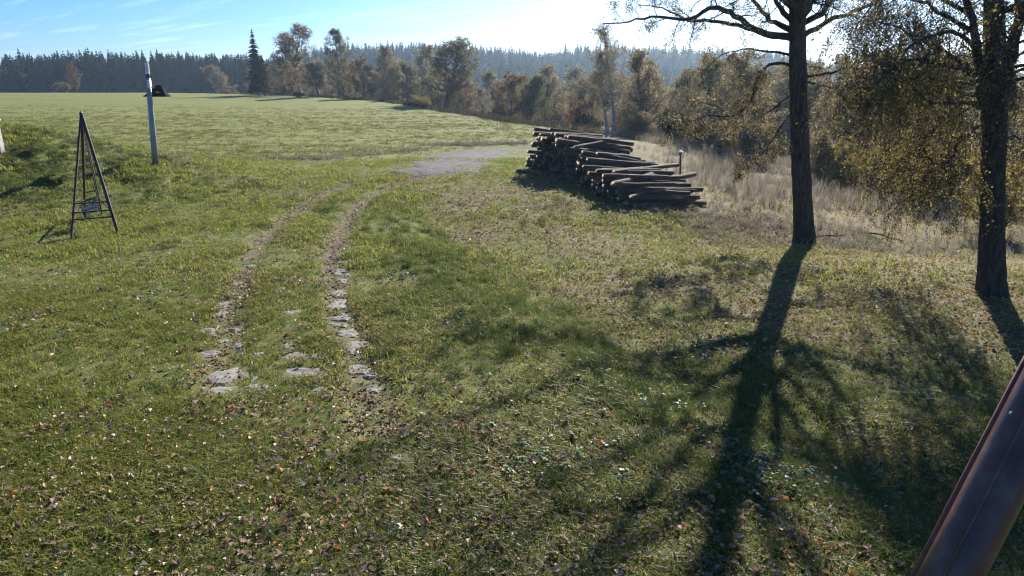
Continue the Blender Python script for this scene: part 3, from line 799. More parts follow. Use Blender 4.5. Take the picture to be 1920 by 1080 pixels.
    up = [tuft(160 + i, 22, 0.6, 0.03, 0.5, 0.6, BRUSH, 0.5) for i in range(3)] + [tuft(165 + i, 22, 0.5, 0.05, 0.5, 0.6, DARKL, 0.6) for i in range(2)]
    gn_scatter('undergrowth', P, r_, s, rng.integers(0, 5, len(x)), up, 'brown undergrowth along the field edge below the tree row', 'undergrowth')
    # fallen leaves
    def dead_leaf(seed):
        r2 = np.random.default_rng(seed); n = 8; a = np.arange(n) / n * 2 * math.pi
        rr = np.array([1, .85, .9, .72, 1.0, .75, .9, .82]) * r2.uniform(0.85, 1.15, n)
        Vv = np.stack([np.cos(a) * rr * 0.5, np.sin(a) * rr * 0.36, 0.22 * np.abs(np.sin(a)) * r2.uniform(0.2, 1.6, n) + 0.06 * r2.uniform(-1, 1, n)], 1)
        Vv = np.vstack([Vv, [[0, 0, 0]]])
        return mk_mesh('leaf', Vv, None, [(i, (i + 1) % n, n) for i in range(n)], [DEAD])
    lp = [dead_leaf(i) for i in range(6)]
    parts = []
    for (y0, y1, dens, s0, s1) in ((3.2, 8, 400, 0.025, 0.095), (8, 14, 230, 0.03, 0.095), (14, 30, 95, 0.05, 0.11)):
        x, y = sample(rng, y0, y1, dens)
        pr = 0.12 + 0.8 * np.maximum(0, vnoise(x, y, 0.7, 18)) + 0.45 * np.maximum(0, vnoise(x, y, 2.6, 19)) + 0.35 * np.maximum(0, vnoise(x, y, 0.25, 20)) + 0.9 * rut_mask(x, y) + 0.7 * lawn_dry(x, y) + 0.25 * (1 - sm(5, 9, y)) - 0.5 * np.exp(-((bank_s(x, y) + 0.6) / 1.0) ** 2) * sm(7, 9, y)
        pr *= 1 - field_mask(x, y); pr *= np.where(x < -6, 0.6, 1.0)
        k = (rng.uniform(0, 1, len(x)) < pr) & (clear_of_stones(x, y) | (rng.uniform(0, 1, len(x)) < 0.12)); x, y = x[k], y[k]
        P, r_, s = lay(rng, x, y, s0, s1, 0.6, 0.03)
        s *= (0.7 + 0.6 * rng.uniform(0, 1, (len(x), 1)) ** 3)
        P[:, 2] += rng.uniform(-0.02, 0.05, len(x))
        parts.append((P, r_, s, rng.integers(0, 6, len(x))))
    gn_scatter('fallen_leaves', *[np.concatenate(c) for c in zip(*parts)], lp, 'dry brown and tan leaves strewn over the yard grass', 'leaves')
    # broad-leaved weeds catching the light
    def weed(seed):
        r2 = np.random.default_rng(seed); V = []; Q = []
        for i in range(9):
            a = r2.uniform(0, 6.28); L = r2.uniform(0.05, 0.13); w = L * 0.28; d = np.array([math.cos(a), math.sin(a), 0]); s_ = np.array([-d[1], d[0], 0]) * w
            z = r2.uniform(0.02, 0.12); k = len(V)
            V += [d * 0.01, d * L * 0.5 + s_ + [0, 0, z], d * L + [0, 0, z * 0.9], d * L * 0.5 - s_ + [0, 0, z]]; Q.append((k, k + 1, k + 2, k + 3))
        return mk_mesh('weed', V, Q, None, [BROAD])
    wp = [weed(i) for i in range(4)]
    xs, ys = [], []
    for (px, py, n_, j) in ((1470, 890, 130, 0.45), (1010, 860, 70, 0.5), (1180, 740, 60, 0.5), (900, 600, 60, 0.7), (250, 560, 40, 0.8), (1300, 680, 40, 0.5), (60, 380, 60, 1.2), (860, 520, 60, 1.0)):
        c = gp(px, py); xs.append(rng.normal(c[0], j, n_)); ys.append(rng.normal(c[1], j, n_))
    x, y = np.concatenate(xs), np.concatenate(ys)
    P, r_, s = lay(rng, x, y, 0.35, 0.8, 0.3, 0.03)
    gn_scatter('broadleaf_weeds', P, r_, s, rng.integers(0, 4, len(x)), wp, 'low broad-leaved weeds glinting among the foreground grass', 'weeds')
grass()

def forest():
    rng = np.random.default_rng(51)
    sp = []
    for k in ('spruce', 'spruce_b', 'spruce_c'):
        sp.append(PROTO[k][1])
    rt = PROTO['round'][1]
    pts = []
    n = 2200; y = rng.uniform(262, 335, n); px = rng.uniform(-420, 500, n); pts.append((px, y))
    n = 5200; y = rng.uniform(235, 480, n); px = rng.uniform(440, 2500, n); pts.append((px, y))
    n = 2600; y = rng.uniform(485, 560, n); px = rng.uniform(440, 2500, n); pts.append((px, y))
    px = np.concatenate([p[0] for p in pts]); y = np.concatenate([p[1] for p in pts])
    x = (px - 960) / F_PX * (0.9546 * y + 1.19)
    z = H(x, y) - 0.3
    n = len(x); rot = np.zeros((n, 3)); rot[:, 2] = rng.uniform(0, 6.28, n)
    s = rng.uniform(0.72, 1.02, n); S = np.stack([s * 1.1, s * 1.1, s], 1)
    idx = rng.integers(0, 3, n)
    rare = (rng.uniform(0, 1, n) < 0.05); idx[rare] = 3; S[rare] *= 1.25
    gn_scatter('spruce_forest', np.stack([x, y, z], 1), rot, S, idx, sp + [rt], 'dark spruce forest covering the hills behind', 'forest')
forest()

def brook_wood():
    rng = np.random.default_rng(52)
    ks = ('alder', 'tan', 'bare', 'oak', 'round')
    protos = [PROTO[k][1] for k in ks] + [PROTO[k][0] for k in ks]
    n = 500; y = rng.uniform(60, 215, n); px = rng.uniform(430, 2100, n)
    x = (px - 960) / F_PX * (0.9546 * y + 1.19); e = edge_s(x, y)
    k = (e > 9) & (e < 70) & ~((px > 880) & (px < 945) & (rng.uniform(0, 1, n) < 0.8))
    x, y = x[k], y[k]; n = len(x)
    kind = rng.choice(5, n, p=[.22, .28, .36, .1, .04])
    px = px[k]; tp = np.where((px > 850) & (px < 1270), rng.uniform(135, 200, n), rng.uniform(112, 190, n))
    d_z = np.tan(np.arctan((540 - tp) / F_PX) - PITCH) * y + 4 - H(x, y); s = np.clip(d_z / 10.0, 0.3, 1.6)
    P = np.stack([x, y, H(x, y) - 0.2], 1); rot = np.zeros((n, 3)); rot[:, 2] = rng.uniform(0, 6.28, n)
    S = np.stack([s * 1.35, s * 1.35, s], 1)
    gn_scatter('brook_wood', np.tile(P, (2, 1)), np.tile(rot, (2, 1)), np.tile(S, (2, 1)), np.concatenate([kind, kind + 5]), protos, 'half-bare brown wood filling the valley behind the tree row', 'wood')
brook_wood()
# ------------------------------------------------------------------ the two big trees
def limb_px(pts, base, depth):
    """a limb drawn through pixels at given distances ahead, in the tree's own frame"""
    return np.array([at(px, py, depth + dz) for (px, py, dz) in pts]) - base

def smooth_line(P, k=3):
    P = np.asarray(P, float); t = np.arange(len(P)); tt = np.linspace(0, len(P) - 1, (len(P) - 1) * k + 1)
    out = np.stack([np.interp(tt, t, P[:, i]) for i in range(3)], 1)
    for _ in range(2): out[1:-1] = (out[:-2] + 2 * out[1:-1] + out[2:]) / 4
    return out

def big_tree(name, label, base_px, trunk_px, limbs, crown_specs, seed, leafmats, twig_lift, nleaf, lsize, gap, jit, per=5, lev=1, tl=1.0, strands=0):
    rng = np.random.default_rng(seed)
    base = gp(*base_px); Yd = base[1]
    root = empty(name, base)
    tag(root, label, 'tree', 'big trees of the yard')
    T = np.array([at(px, py, Yd + dz) for (px, py, dz, r_) in trunk_px]) - base
    rT = np.array([q[3] for q in trunk_px])
    T[0, 2] -= 0.15
    k = 4; tt = np.linspace(0, len(T) - 1, (len(T) - 1) * k + 1)
    Ts = smooth_line(T, k); Rs = np.interp(tt, np.arange(len(T)), rT)
    mb = MB()
    # bark plates: many-sided tube with uneven rings
    mb.tube(Ts, Rs, 18, cap=False, rough=0.045, rng=rng)
    mb.build('trunk', M_BARK, root, smooth=True)
    twigs = []; ends = []
    for (pts, r0, r1, n, L) in limbs:
        S = smooth_line(limb_px(pts, base, Yd), 3)
        S += np.vstack([[0, 0, 0], rng.normal(0, 0.02, (len(S) - 1, 3))])
        mb = MB(); mb.tube(S, np.linspace(r0, r1, len(S)), 8, cap=True, rough=0.08, rng=rng)
        mb.build('limb', M_BARK, root, smooth=True)
        sprout(rng, S, max(r0 * 0.6, 0.02), int(n * 1.4), L, lev, twig_lift, twigs, ends, 0.2)
    # crown above the frame
    for (h0, h1, n, spread, up) in crown_specs:
        for i in range(n):
            h_ = h0 + (h1 - h0) * (i + rng.uniform(0, 0.9)) / n
            j = int(np.clip(np.searchsorted(Ts[:, 2], h_), 1, len(Ts) - 1))
            p = Ts[j]; az = i * 2.4 + seed; u = (h_ - h0) / (h1 - h0 + 1e-6)
            S = wander(rng, p, (math.cos(az), math.sin(az), up), spread * (1 - 0.5 * u) * rng.uniform(0.8, 1.15), 8, 0.16, 0.05)
            r0 = max(Rs[j] * 0.42, 0.03)
            mb = MB(); mb.tube(S, np.linspace(r0, 0.015, 8), 7, cap=True, rough=0.08, rng=rng)
            mb.build('limb', M_BARK, root, smooth=True)
            sprout(rng, S, r0 * 0.6, per, spread * 0.36 * tl, lev, twig_lift, twigs, ends, 0.2)
    if strands:
        src = list(ends); hang = []
        for i in range(strands):
            S = src[rng.integers(0, len(src))]; p = S[rng.integers(1, len(S))]
            Q_ = wander(rng, p, (rng.normal(0, .5), rng.normal(0, .5), -0.2), rng.uniform(0.4, 1.7), 6, 0.08, -0.4)
            twigs.append((Q_, np.linspace(0.004, 0.002, 6))); hang += [Q_[0:3], Q_[1:4], Q_[2:5], Q_[3:6]]
        ends = ends[::6] + hang
    tw = mobj('twigs', tube_mesh('twigs', twigs, M_BARK), root); tw['kind'] = 'stuff'
    for lm, frac in leafmats:
        C = leaf_points(rng, ends, int(nleaf * frac), jit, gap)
        c = mobj('crown', leaf_mesh('crown', rng, C, lsize, lm, hang=0.7), root); c['kind'] = 'stuff'
    return root

big_tree('yard_tree', 'large dark tree with a straight trunk and long bare limb, left of two big trunks', (1508, 458),
    [(1508, 460, 0, 0.40), (1508, 438, 0, 0.315), (1505, 380, 0, 0.285), (1501, 300, 0, 0.265), (1498, 200, 0, 0.25), (1496, 90, 0, 0.235), (1494, 0, 0.05, 0.205), (1500, -140, 0.2, 0.18), (1520, -320, 0.2, 0.14), (1545, -520, 0.3, 0.09), (1570, -720, 0.4, 0.03)],
    [([(1488, 72, 0), (1450, 67, -.1), (1412, 56, -.2), (1385, 36, -.3), (1358, 14, -.4), (1328, 15, -.5), (1296, 38, -.6), (1262, 35, -.7), (1222, 29, -.8), (1180, 44, -.9), (1130, 46, -1)], 0.105, 0.014, 11, 0.85),
     ([(1412, 56, -.2), (1370, 44, -.1), (1330, 37, 0), (1298, 42, 0), (1268, 30, .1), (1245, 12, .2), (1200, 10, .3)], 0.06, 0.012, 8, 0.8),
     ([(1486, 58, 0), (1452, 44, .2), (1428, 22, .4), (1400, -10, .5), (1370, -60, .6)], 0.085, 0.03, 8, 0.9),
     ([(1486, 40, 0), (1462, 18, -.3), (1448, -20, -.5), (1420, -90, -.8)], 0.085, 0.03, 8, 1.0),
     ([(1500, 74, 0), (1530, 54, 0), (1562, 34, .1), (1600, 20, .2), (1645, 4, .3), (1700, -30, .4)], 0.085, 0.03, 9, 0.9),
     ([(1500, 46, 0), (1535, 30, .3), (1556, 8, .5), (1575, -30, .6), (1600, -90, .8)], 0.10, 0.04, 8, 1.0),
     ([(1500, 18, 0), (1532, -4, -.3), (1570, -40, -.6)], 0.09, 0.04, 6, 1.0),
     ([(1500, 142, 0), (1540, 141, .1), (1570, 134, .2), (1605, 127, .3), (1655, 131, .4), (1720, 142, .5)], 0.055, 0.012, 9, 0.7),
     ([(1502, 148, 0), (1530, 158, -.2), (1560, 163, -.3), (1590, 172, -.3), (1618, 190, -.4)], 0.030, 0.007, 6, 0.5),
     ([(1492, 118, 0), (1455, 116, -.1), (1425, 130, -.2), (1416, 165, -.3), (1404, 200, -.4), (1372, 222, -.5), (1330, 214, -.5), (1290, 228, -.6), (1250, 240, -.7)], 0.05, 0.008, 14, 0.75),
     ([(1372, 222, -.5), (1345, 200, -.4), (1318, 190, -.3), (1290, 200, -.2)], 0.022, 0.006, 7, 0.5),
     ([(1492, 104, 0), (1440, 96, .3), (1390, 90, .5), (1350, 100, .6), (1325, 130, .8)], 0.04, 0.008, 9, 0.7),
     ([(1494, 196, 0), (1462, 240, -.2), (1440, 280, -.3), (1405, 305, -.4), (1380, 330, -.5)], 0.028, 0.006, 11, 0.55),
     ([(1494, 168, 0), (1448, 205, .2), (1420, 225, .3), (1385, 240, .4)], 0.028, 0.006, 9, 0.6),
     ([(1504, 200, 0), (1525, 225, -.2), (1530, 260, -.3)], 0.02, 0.006, 5, 0.45)],
    [(5.8, 13.5, 24, 6.0, 0.7)], 61, [(TAN, 0.7), (OLIVE, 0.3)], -0.05, 27000, 0.05, 0.4, 0.06, per=8, lev=2, tl=1.15)

big_tree('yard_tree', 'large dark tree hung with dense drooping yellow leaves, rightmost trunk', (1860, 552),
    [(1860, 556, 0, 0.36), (1859, 530, 0, 0.27), (1859, 450, 0, 0.225), (1862, 330, 0, 0.21), (1866, 220, 0, 0.205), (1866, 110, .05, 0.185), (1862, 0, .1, 0.165), (1872, -160, .2, 0.13), (1900, -360, .2, 0.09), (1940, -600, .3, 0.03)],
    [([(1858, 228, 0), (1842, 200, -.1), (1836, 140, -.2), (1828, 60, -.3), (1812, -10, -.4), (1790, -120, -.5)], 0.105, 0.04, 12, 1.0),
     ([(1870, 200, 0), (1890, 150, .1), (1902, 80, .2), (1910, 0, .3), (1925, -120, .4)], 0.14, 0.06, 10, 1.0),
     ([(1850, 205, 0), (1810, 190, -.3), (1765, 195, -.5), (1725, 180, -.6), (1695, 150, -.7), (1670, 110, -.8)], 0.045, 0.01, 14, 0.8),
     ([(1836, 140, -.2), (1790, 110, .2), (1740, 80, .4), (1690, 50, .5), (1640, 40, .6)], 0.05, 0.012, 15, 0.9),
     ([(1828, 60, -.3), (1780, 30, 0), (1720, 0, .2), (1660, -10, .3)], 0.05, 0.012, 15, 0.9),
     ([(1850, 228, 0), (1818, 250, -.3), (1790, 275, -.5), (1780, 310, -.6), (1740, 300, -.7), (1700, 290, -.8)], 0.04, 0.008, 14, 0.7),
     ([(1852, 150, 0), (1800, 160, .6), (1740, 140, 1), (1690, 170, 1.3), (1660, 230, 1.5)], 0.04, 0.008, 14, 0.85),
     ([(1868, 260, 0), (1900, 250, .4), (1935, 270, .6)], 0.035, 0.01, 9, 0.7),
     ([(1852, 120, 0), (1800, 60, -.8), (1750, 60, -1.4), (1700, 90, -1.8), (1665, 150, -2)], 0.045, 0.01, 14, 0.9),
     ([(1840, 150, 0), (1780, 120, -.3), (1710, 110, -.6), (1650, 120, -.8), (1612, 160, -.9)], 0.045, 0.01, 16, 0.9),
     ([(1828, 40, -.3), (1760, -10, .6), (1690, -20, 1.0), (1630, 10, 1.4), (1600, 60, 1.6)], 0.045, 0.01, 16, 1.0),
     ([(1848, 180, 0), (1790, 165, 1.4), (1730, 200, 2.2), (1680, 250, 2.6), (1650, 330, 2.8)], 0.035, 0.007, 16, 0.8),
     ([(1872, 150, 0), (1900, 120, -.6), (1940, 130, -1.0), (1980, 170, -1.2)], 0.045, 0.01, 12, 0.9),
     ([(1856, 170, 0), (1800, 220, .8), (1745, 240, 1.2), (1715, 300, 1.4), (1700, 370, 1.5)], 0.03, 0.006, 14, 0.7)],
    [(5.2, 11.5, 22, 3.9, 0.7)], 62, [(OLIVE, 0.2), (TAN, 0.25), (YELLOW, 0.55)], -0.12, 46000, 0.05, 0.05, 0.035, per=7, tl=1.2, strands=1900)

# ------------------------------------------------------------------ log pile
M_LOGBARK = simple_mat('log_bark', [(0.3, (0.052, 0.036, 0.029)), (0.52, (0.112, 0.079, 0.062)), (0.68, (0.23, 0.175, 0.14))], 4, 0.8, 0.9, 9, stretch=(0.6, 2, 2), bdist=0.1, spec=0.25)
M_LOGEND = simple_mat('log_end', [(0.3, (0.16, 0.125, 0.09)), (0.5, (0.30, 0.24, 0.17)), (0.7, (0.46, 0.38, 0.28))], 3, 0.85, 0.3, 9, spec=0.2)
def log_mesh(seed):
    rng = np.random.default_rng(seed); k = 6; sd = 12
    P = np.stack([np.linspace(0, 1, k), rng.normal(0, 0.12, k), rng.normal(0, 0.12, k)], 1)
    rad = 1 + rng.uniform(-0.06, 0.06, k) - np.linspace(0, 0.14, k)
    a = np.arange(sd) / sd * 2 * math.pi; lob = 1 + rng.uniform(-0.07, 0.07, sd)
    V = np.stack([np.broadcast_to(P[:, None, 0], (k, sd)), P[:, None, 1] + rad[:, None] * lob * np.cos(a), P[:, None, 2] + rad[:, None] * lob * np.sin(a)], -1).reshape(-1, 3)
    V[:sd, 0] += rng.uniform(-0.004, 0.004, sd)
    V = np.vstack([V, P[0], P[-1]])
    i = np.arange(k - 1)[:, None] * sd; j = np.arange(sd)[None, :]; j2 = (j + 1) % sd
    q = np.stack([i + j, i + j2, i + sd + j2, i + sd + j], -1).reshape(-1, 4)
    t = [(k * sd, (x + 1) % sd, x) for x in range(sd)] + [(k * sd + 1, (k - 1) * sd + x, (k - 1) * sd + (x + 1) % sd) for x in range(sd)]
    return mk_mesh('log', V, q, t, [M_LOGBARK, M_LOGEND], [0] * len(q) + [1] * len(t), smooth=True)
LOGS = [log_mesh(i) for i in range(7)]

def lay_log(rng, a, b, r_, label, group):
    a = Vector(a); b = Vector(b); d = b - a
    o = mobj('log', LOGS[rng.integers(0, 7)])
    o.location = a; o.rotation_mode = 'QUATERNION'
    q = d.to_track_quat('X', 'Z')
    o.rotation_quaternion = q
    o.scale = (d.length, r_, r_)
    return tag(o, label, 'log', group)

def log_stack(O, W, prof, L, A, rbase, seed, label, group):
    rng = np.random.default_rng(seed)
    A = unit(np.array(A, float)); Fd = unit(np.array([A[1], -A[0], 0.0]))
    row = 0; z = rbase
    while z < 3:
        off = rbase * (row % 2); s = rbase + off
        while s < W:
            if z < prof(s / W) + rng.uniform(-0.22, 0.10):
                r_ = rbase * rng.uniform(0.62, 1.08)
                p = np.array([O[0], O[1], 0]) + Fd * (s + rng.uniform(-.02, .02)) + A * np.array([1, 1, 0]) * rng.uniform(-0.5, 0.3)
                p[2] = float(H(p[0], p[1])) + z + rng.uniform(-.03, .03)
                l_ = L * rng.uniform(0.78, 1.12)
                dd = A + np.append(rng.normal(0, 0.045, 2), rng.normal(0, 0.018))
                layer = 'bottom layer' if row == 0 else 'top layer' if z + rbase * 1.74 >= prof(s / W) - 0.04 else 'inner layers'
                part = 'far' if s < W * 0.5 else 'near'
                lay_log(rng, p, p + unit(dd) * l_, r_, '%s, %s half, %s' % (label, part, layer), group)
            s += rbase * 2.0
        z += rbase * 1.74; row += 1

AX = (0.90, 0.42, -0.105)
log_stack(gp(988, 318), 3.9, lambda u: 0.30 + 1.60 * min(1, u * 2.3) - 0.35 * max(0, u - 0.6), 3.1, AX, 0.115, 71, 'dark sawn log in the tallest stack of the log pile', 'logs of the tall stack')
log_stack(gp(1062, 338), 2.7, lambda u: 1.45 - 0.55 * u, 3.1, AX, 0.112, 72, 'dark sawn log in the middle-height stack of the log pile', 'logs of the middle stack')
log_stack(gp(1122, 362), 2.0, lambda u: 0.92 - 0.12 * u, 3.2, (0.94, 0.32, -0.06), 0.108, 73, 'dark sawn log in the lowest stack of the log pile', 'logs of the low stack')
def loose_logs():
    rng = np.random.default_rng(74)
    for (a, za, b, zb, r_, lab) in (
        ((1188, 394), .12, (1318, 384), .12, .12, 'loose log on the ground at the front of the log pile, lowest one'),
        ((1172, 391), .15, (1296, 372), .30, .11, 'loose log slanting up to the right at the front of the low stack'),
        ((1182, 392), .40, (1282, 372), .62, .11, 'upper slanting log leaning on the low stack, pale edge'),
        ((1150, 384), .75, (1256, 368), 0.95, .12, 'log lying crosswise on top of the low stack'),
        ((1150, 372), .95, (1268, 352), 1.0, .10, 'long log slanting over the top of the low stack towards the capped post'),
        ((1165, 380), .55, (1300, 360), .75, .11, 'log fanned out to the right from the low stack'),
        ((1090, 348), 1.30, (1222, 358), 1.05, .11, 'log sloping down the near side of the middle stack'),
        ((1075, 345), 1.45, (1150, 338), 1.75, .07, 'thin pole propped between the tall and middle stacks'),
        ((1040, 332), 1.72, (1140, 334), 1.62, .10, 'log lying askew near the top of the tall stack'),
        ((970, 326), .14, (1010, 330), .14, .10, 'short log end poking out at the far left foot of the pile'),
        ((1240, 388), .12, (1322, 386), .12, .10, 'short loose log at the right tip of the log pile'),
        ((1118, 352), 1.35, (1196, 352), 1.2, .09, 'thin crooked log on top between the tall and middle stacks'),
        ((1060, 330), 1.62, (1178, 346), 1.35, .08, 'thin long log laid across the top of the middle stack'),
        ((1003, 318), 1.78, (1110, 332), 1.68, .10, 'single log on the very top of the tall stack')):
        A = gp(*a); B = gp(*b); A[2] += za; B[2] += zb
        lay_log(rng, A, B, r_, lab, 'loose logs about the pile')
loose_logs()

# ------------------------------------------------------------------ small built things
M_RUSTBROWN = simple_mat('dark_brown_steel', [(0.3, (0.028, 0.018, 0.016)), (0.7, (0.06, 0.040, 0.034))], 10, 0.6, 0.2, 40, spec=0.4)
M_WHITE = simple_mat('white_paint', [(0.3, (0.62, 0.62, 0.60)), (0.7, (0.78, 0.78, 0.77))], 8, 0.6, 0, spec=0.4)
M_POLE = simple_mat('galvanised_steel', [(0.3, (0.20, 0.22, 0.23)), (0.7, (0.34, 0.36, 0.37))], 4, 0.45, 0.1, 30, metallic=0.3, spec=0.5)
M_DARK = simple_mat('dark_metal', [(0.3, (0.03, 0.032, 0.034)), (0.7, (0.055, 0.056, 0.058))], 8, 0.55, 0.1, 30, spec=0.4)
M_BLACK = simple_mat('black_sheet_metal', [(0.3, (0.012, 0.012, 0.013)), (0.7, (0.022, 0.022, 0.023))], 8, 0.9, 0, spec=0.05)
M_TERRA = simple_mat('terracotta_paint', [(0.3, (0.22, 0.09, 0.06)), (0.7, (0.32, 0.14, 0.09))], 8, 0.7, 0)
M_GREYWOOD = simple_mat('bleached_wood', [(0.3, (0.30, 0.28, 0.25)), (0.7, (0.50, 0.48, 0.44))], 6, 0.8, 0.3, 20, stretch=(0.4, 3, 3))

def pyramid_sign():
    feet = [gp(134, 447), gp(222, 439), gp(192, 404), gp(160, 411)]
    base = sum(feet) / 4
    root = empty('pyramid_sign', base)
    tag(root, 'tall four-legged brown steel pyramid with a small white-lettered board hanging inside', 'sign')
    Yd = base[1]
    top = at(152, 212, Yd) - base
    F = [f - base for f in feet]
    for i, f in enumerate(F):
        mb = MB(); t = unit(top - f)
        w = 0.07 if i == 1 else 0.045
        mb.box(f - t * 0.1, top - t * 0.02, w, w, up=(1, 0.3, 0))
        mb.build('leg', M_RUSTBROWN, root)
    mb = MB(); mb.tube([top - [0, 0, .12], top - [0, 0, .0], top + [0, 0, .06]], [.05, .05, .005], 8); mb.build('apex_cap', M_RUSTBROWN, root)
    def on(i, h): return F[i] + (top - F[i]) * h
    for h, pairs in ((0.145, ((0, 1),)), (0.20, ((0, 1), (2, 3), (1, 2), (3, 0))), (0.27, ((0, 1), (2, 3)))):
        for a, b in pairs:
            mb = MB(); mb.box(on(a, h), on(b, h), 0.035, 0.035); mb.build('crossbar', M_RUSTBROWN, root)
    # the board: slats, two of them lettered
    tl = at(150, 379, Yd - .15) - base; tr = at(183, 368, Yd - .15) - base
    bl = at(156, 404, Yd - .15) - base; br = at(188, 395, Yd - .15) - base
    brd = MB(); nrm = np.array([0, -1.0, 0])
    def quadbox(mb, a, b, c, d, th):
        V = [p + nrm * s for s in (0, th) for p in (a, b, c, d)]
        mb.add(V, [(0, 1, 2, 3), (7, 6, 5, 4), (0, 4, 5, 1), (1, 5, 6, 2), (2, 6, 7, 3), (3, 7, 4, 0)])
    def row(u): return tl + (bl - tl) * u, tr + (br - tr) * u
    for u0, u1 in ((0, .09), (.19, .28), (.36, .66), (.68, 1.0)):
        a, b = row(u0); d, c = row(u1)
        mb = MB(); quadbox(mb, a, b, c, d, 0.025); s_ = mb.build('slat', M_DARK, root)
        if u0 > .3:
            rng = np.random.default_rng(int(u0 * 100)); n = 8 if u0 < .5 else 7; st = 0.05 if u0 < .5 else 0.22
            for i in range(n):       # worn white letters, too small to read in the photograph
                x0 = st + (0.97 - st) * i / n; x1 = x0 + (0.97 - st) / n * 0.74
                P = lambda x, y: (a + (b - a) * x) + ((d + (c - d) * x) - (a + (b - a) * x)) * y + nrm * 0.028
                mb = MB(); w = (x1 - x0) * .34
                bars = [(x0, .15, x0 + w, .85)]
                if rng.uniform() < .7: bars.append((x1 - w, .15, x1, .85))
                for yy in rng.choice([.15, .42, .68], 2, replace=False): bars.append((x0 + w, yy, x1 - (w if len(bars) > 1 else 0), yy + .17))
                for (p0, q0, p1, q1) in bars: quadbox(mb, P(p0, q0), P(p1, q0), P(p1, q1), P(p0, q1), 0.004)
                mb.build('letter', M_WHITE, s_)
    for sgn, (px, h) in ((0, (162, .3)), (1, (181, .3))):
        a = row(0)[0] + (row(0)[1] - row(0)[0]) * (0.3 if sgn == 0 else 0.97)
        mb = MB(); mb.box(a, top - [0, 0, .3 + .2 * sgn], 0.022, 0.022, up=(1, .3, 0)); mb.build('hanger', M_RUSTBROWN, root)
pyramid_sign()

def lamp_pole():
    b = gp(292, 310); Yd = b[1]; root = empty('lamp_pole', b)
    tag(root, 'leaning grey metal pole with white bands and a dark triangular hood, at the field edge', 'pole')
    top = at(275, 119, Yd) - b
    L = lambda t: top * t
    mb = MB(); mb.tube([L(-.03), L(.3), L(.62), L(.86)], [.125, .115, .10, .09], 12); mb.build('shaft', M_POLE, root, smooth=True)
    mb = MB(); mb.tube([L(.86), L(.90)], [.075, .075], 12); mb.build('collar', M_DARK, root)
    mb = MB(); mb.tube([L(.90), L(1.0)], [.08, .075], 12); mb.build('mast_top', M_WHITE, root)
    mb = MB(); mb.box(L(.765) + [.10, -.12, 0], L(.84) + [.10, -.12, 0], .16, .10); mb.build('switch_box', M_WHITE, root)
    # hood: low triangular roof on a wide base plate, fixed behind the mast
    c = at(284, 182, Yd) - b + np.array([0, .42, 0]); w = 0.40; d = 0.16
    ap = at(288, 160, Yd) - b + np.array([0, .42, 0])
    mb = MB(); V = [c + [-w, -d, .06], c + [w * 1.1, -d, .06], c + [w * 1.1, d, .06], c + [-w, d, .06], ap + [-.12, 0, 0], ap + [.08, 0, 0]]
    mb.add(V, [(0, 1, 5, 4), (2, 3, 4, 5), (0, 3, 2, 1)], [(1, 2, 5), (3, 0, 4)]); h = mb.build('lamp_hood', M_BLACK, root)
    mb = MB(); mb.box(c + [-w - .05, 0, .03], c + [w * 1.1 + .05, 0, .03], d * 2.1, .05); mb.build('rim', M_BLACK, h)
    for px, py in ((290, 164), (298, 173)):
        p = at(px, py, Yd) - b; mb = MB(); mb.tube([p + [-.05, -.14, 0], p + [.05, -.16, 0]], [.028, .028], 8); mb.build('insulator', M_TERRA, root)
    mb = MB(); mb.box(L(.72) + [0, .05, 0], c + [0, 0, .1], .06, .06); mb.build('bracket', M_DARK, root)
lamp_pole()

def capped_post():
    b = gp(1275, 352); root = empty('capped_post', b)
    tag(root, 'thin dark post with a bright white cap behind the log pile', 'post')
    top = at(1276, 286, b[1]) - b
    mb = MB(); mb.tube([(0, 0, -.1), top * .5, top], [.045, .04, .04], 10); mb.build('shaft', M_DARK, root, smooth=True)
    mb = MB(); mb.tube([top - [0, 0, .12], top], [.06, .06], 10); mb.build('collar', M_DARK, root)
    mb = MB(); mb.tube([top, top + [0, 0, .03], top + [0, 0, .07]], [.115, .115, .06], 12); mb.build('cap', M_WHITE, root)
capped_post()

def white_post():
    b = gp(1, 283); root = empty('white_post', b)
    tag(root, 'weathered pale post with a flat cap at the left edge behind the mound', 'post')
    top = at(1, 226, b[1]) - b; h = top[2]
    mb = MB(); mb.box((0, 0, -.15), (0, 0, h), .2, .2, up=(0, 1, 0)); mb.build('shaft', M_GREYWOOD, root)
    mb = MB(); mb.box((0, 0, h), (0, 0, h + .05), .3, .3, up=(0, 1, 0)); mb.build('cap', M_WHITE, root)
white_post()

def plank():
    a = gp(1556, 324) + [0, 0, .35]; b = gp(1592, 327) + [0, 0, .3]
    mb = MB(); mb.box(a, b, .16, .05); o = mb.build('plank', M_GREYWOOD)
    tag(o, 'bleached plank lying at the foot of the thicket right of the big trunk', 'plank')
plank()

def fallen_branch():
    rng = np.random.default_rng(81)
    for (p0, p1, lab) in (((1528, 448), (1585, 452), 'bare fallen branch on the ground right of the big dark trunk'), ((1630, 440), (1690, 462), 'pale fallen branch in the dry weeds between the big trunks')):
        A = gp(*p0); B = gp(*p1); root = empty('fallen_branch', A); tag(root, lab, 'branch', 'fallen branches')
        S = smooth_line([(0, 0, .06), (B - A) * .4 + [0, 0, .16], (B - A) * .75 + [0, .1, .12], B - A + [0, 0, .2]])
        mb = MB(); mb.tube(S, np.linspace(.035, .012, len(S)), 7); mb.build('stem', M_BARK, root, smooth=True)
        out = []; ends = []; sprout(rng, S, .025, 7, .45, 0, .25, out, ends)
        for P, r_ in out:
            mb = MB(); mb.tube(P, r_, 5); mb.build('twig', M_BARK, root)
fallen_branch()

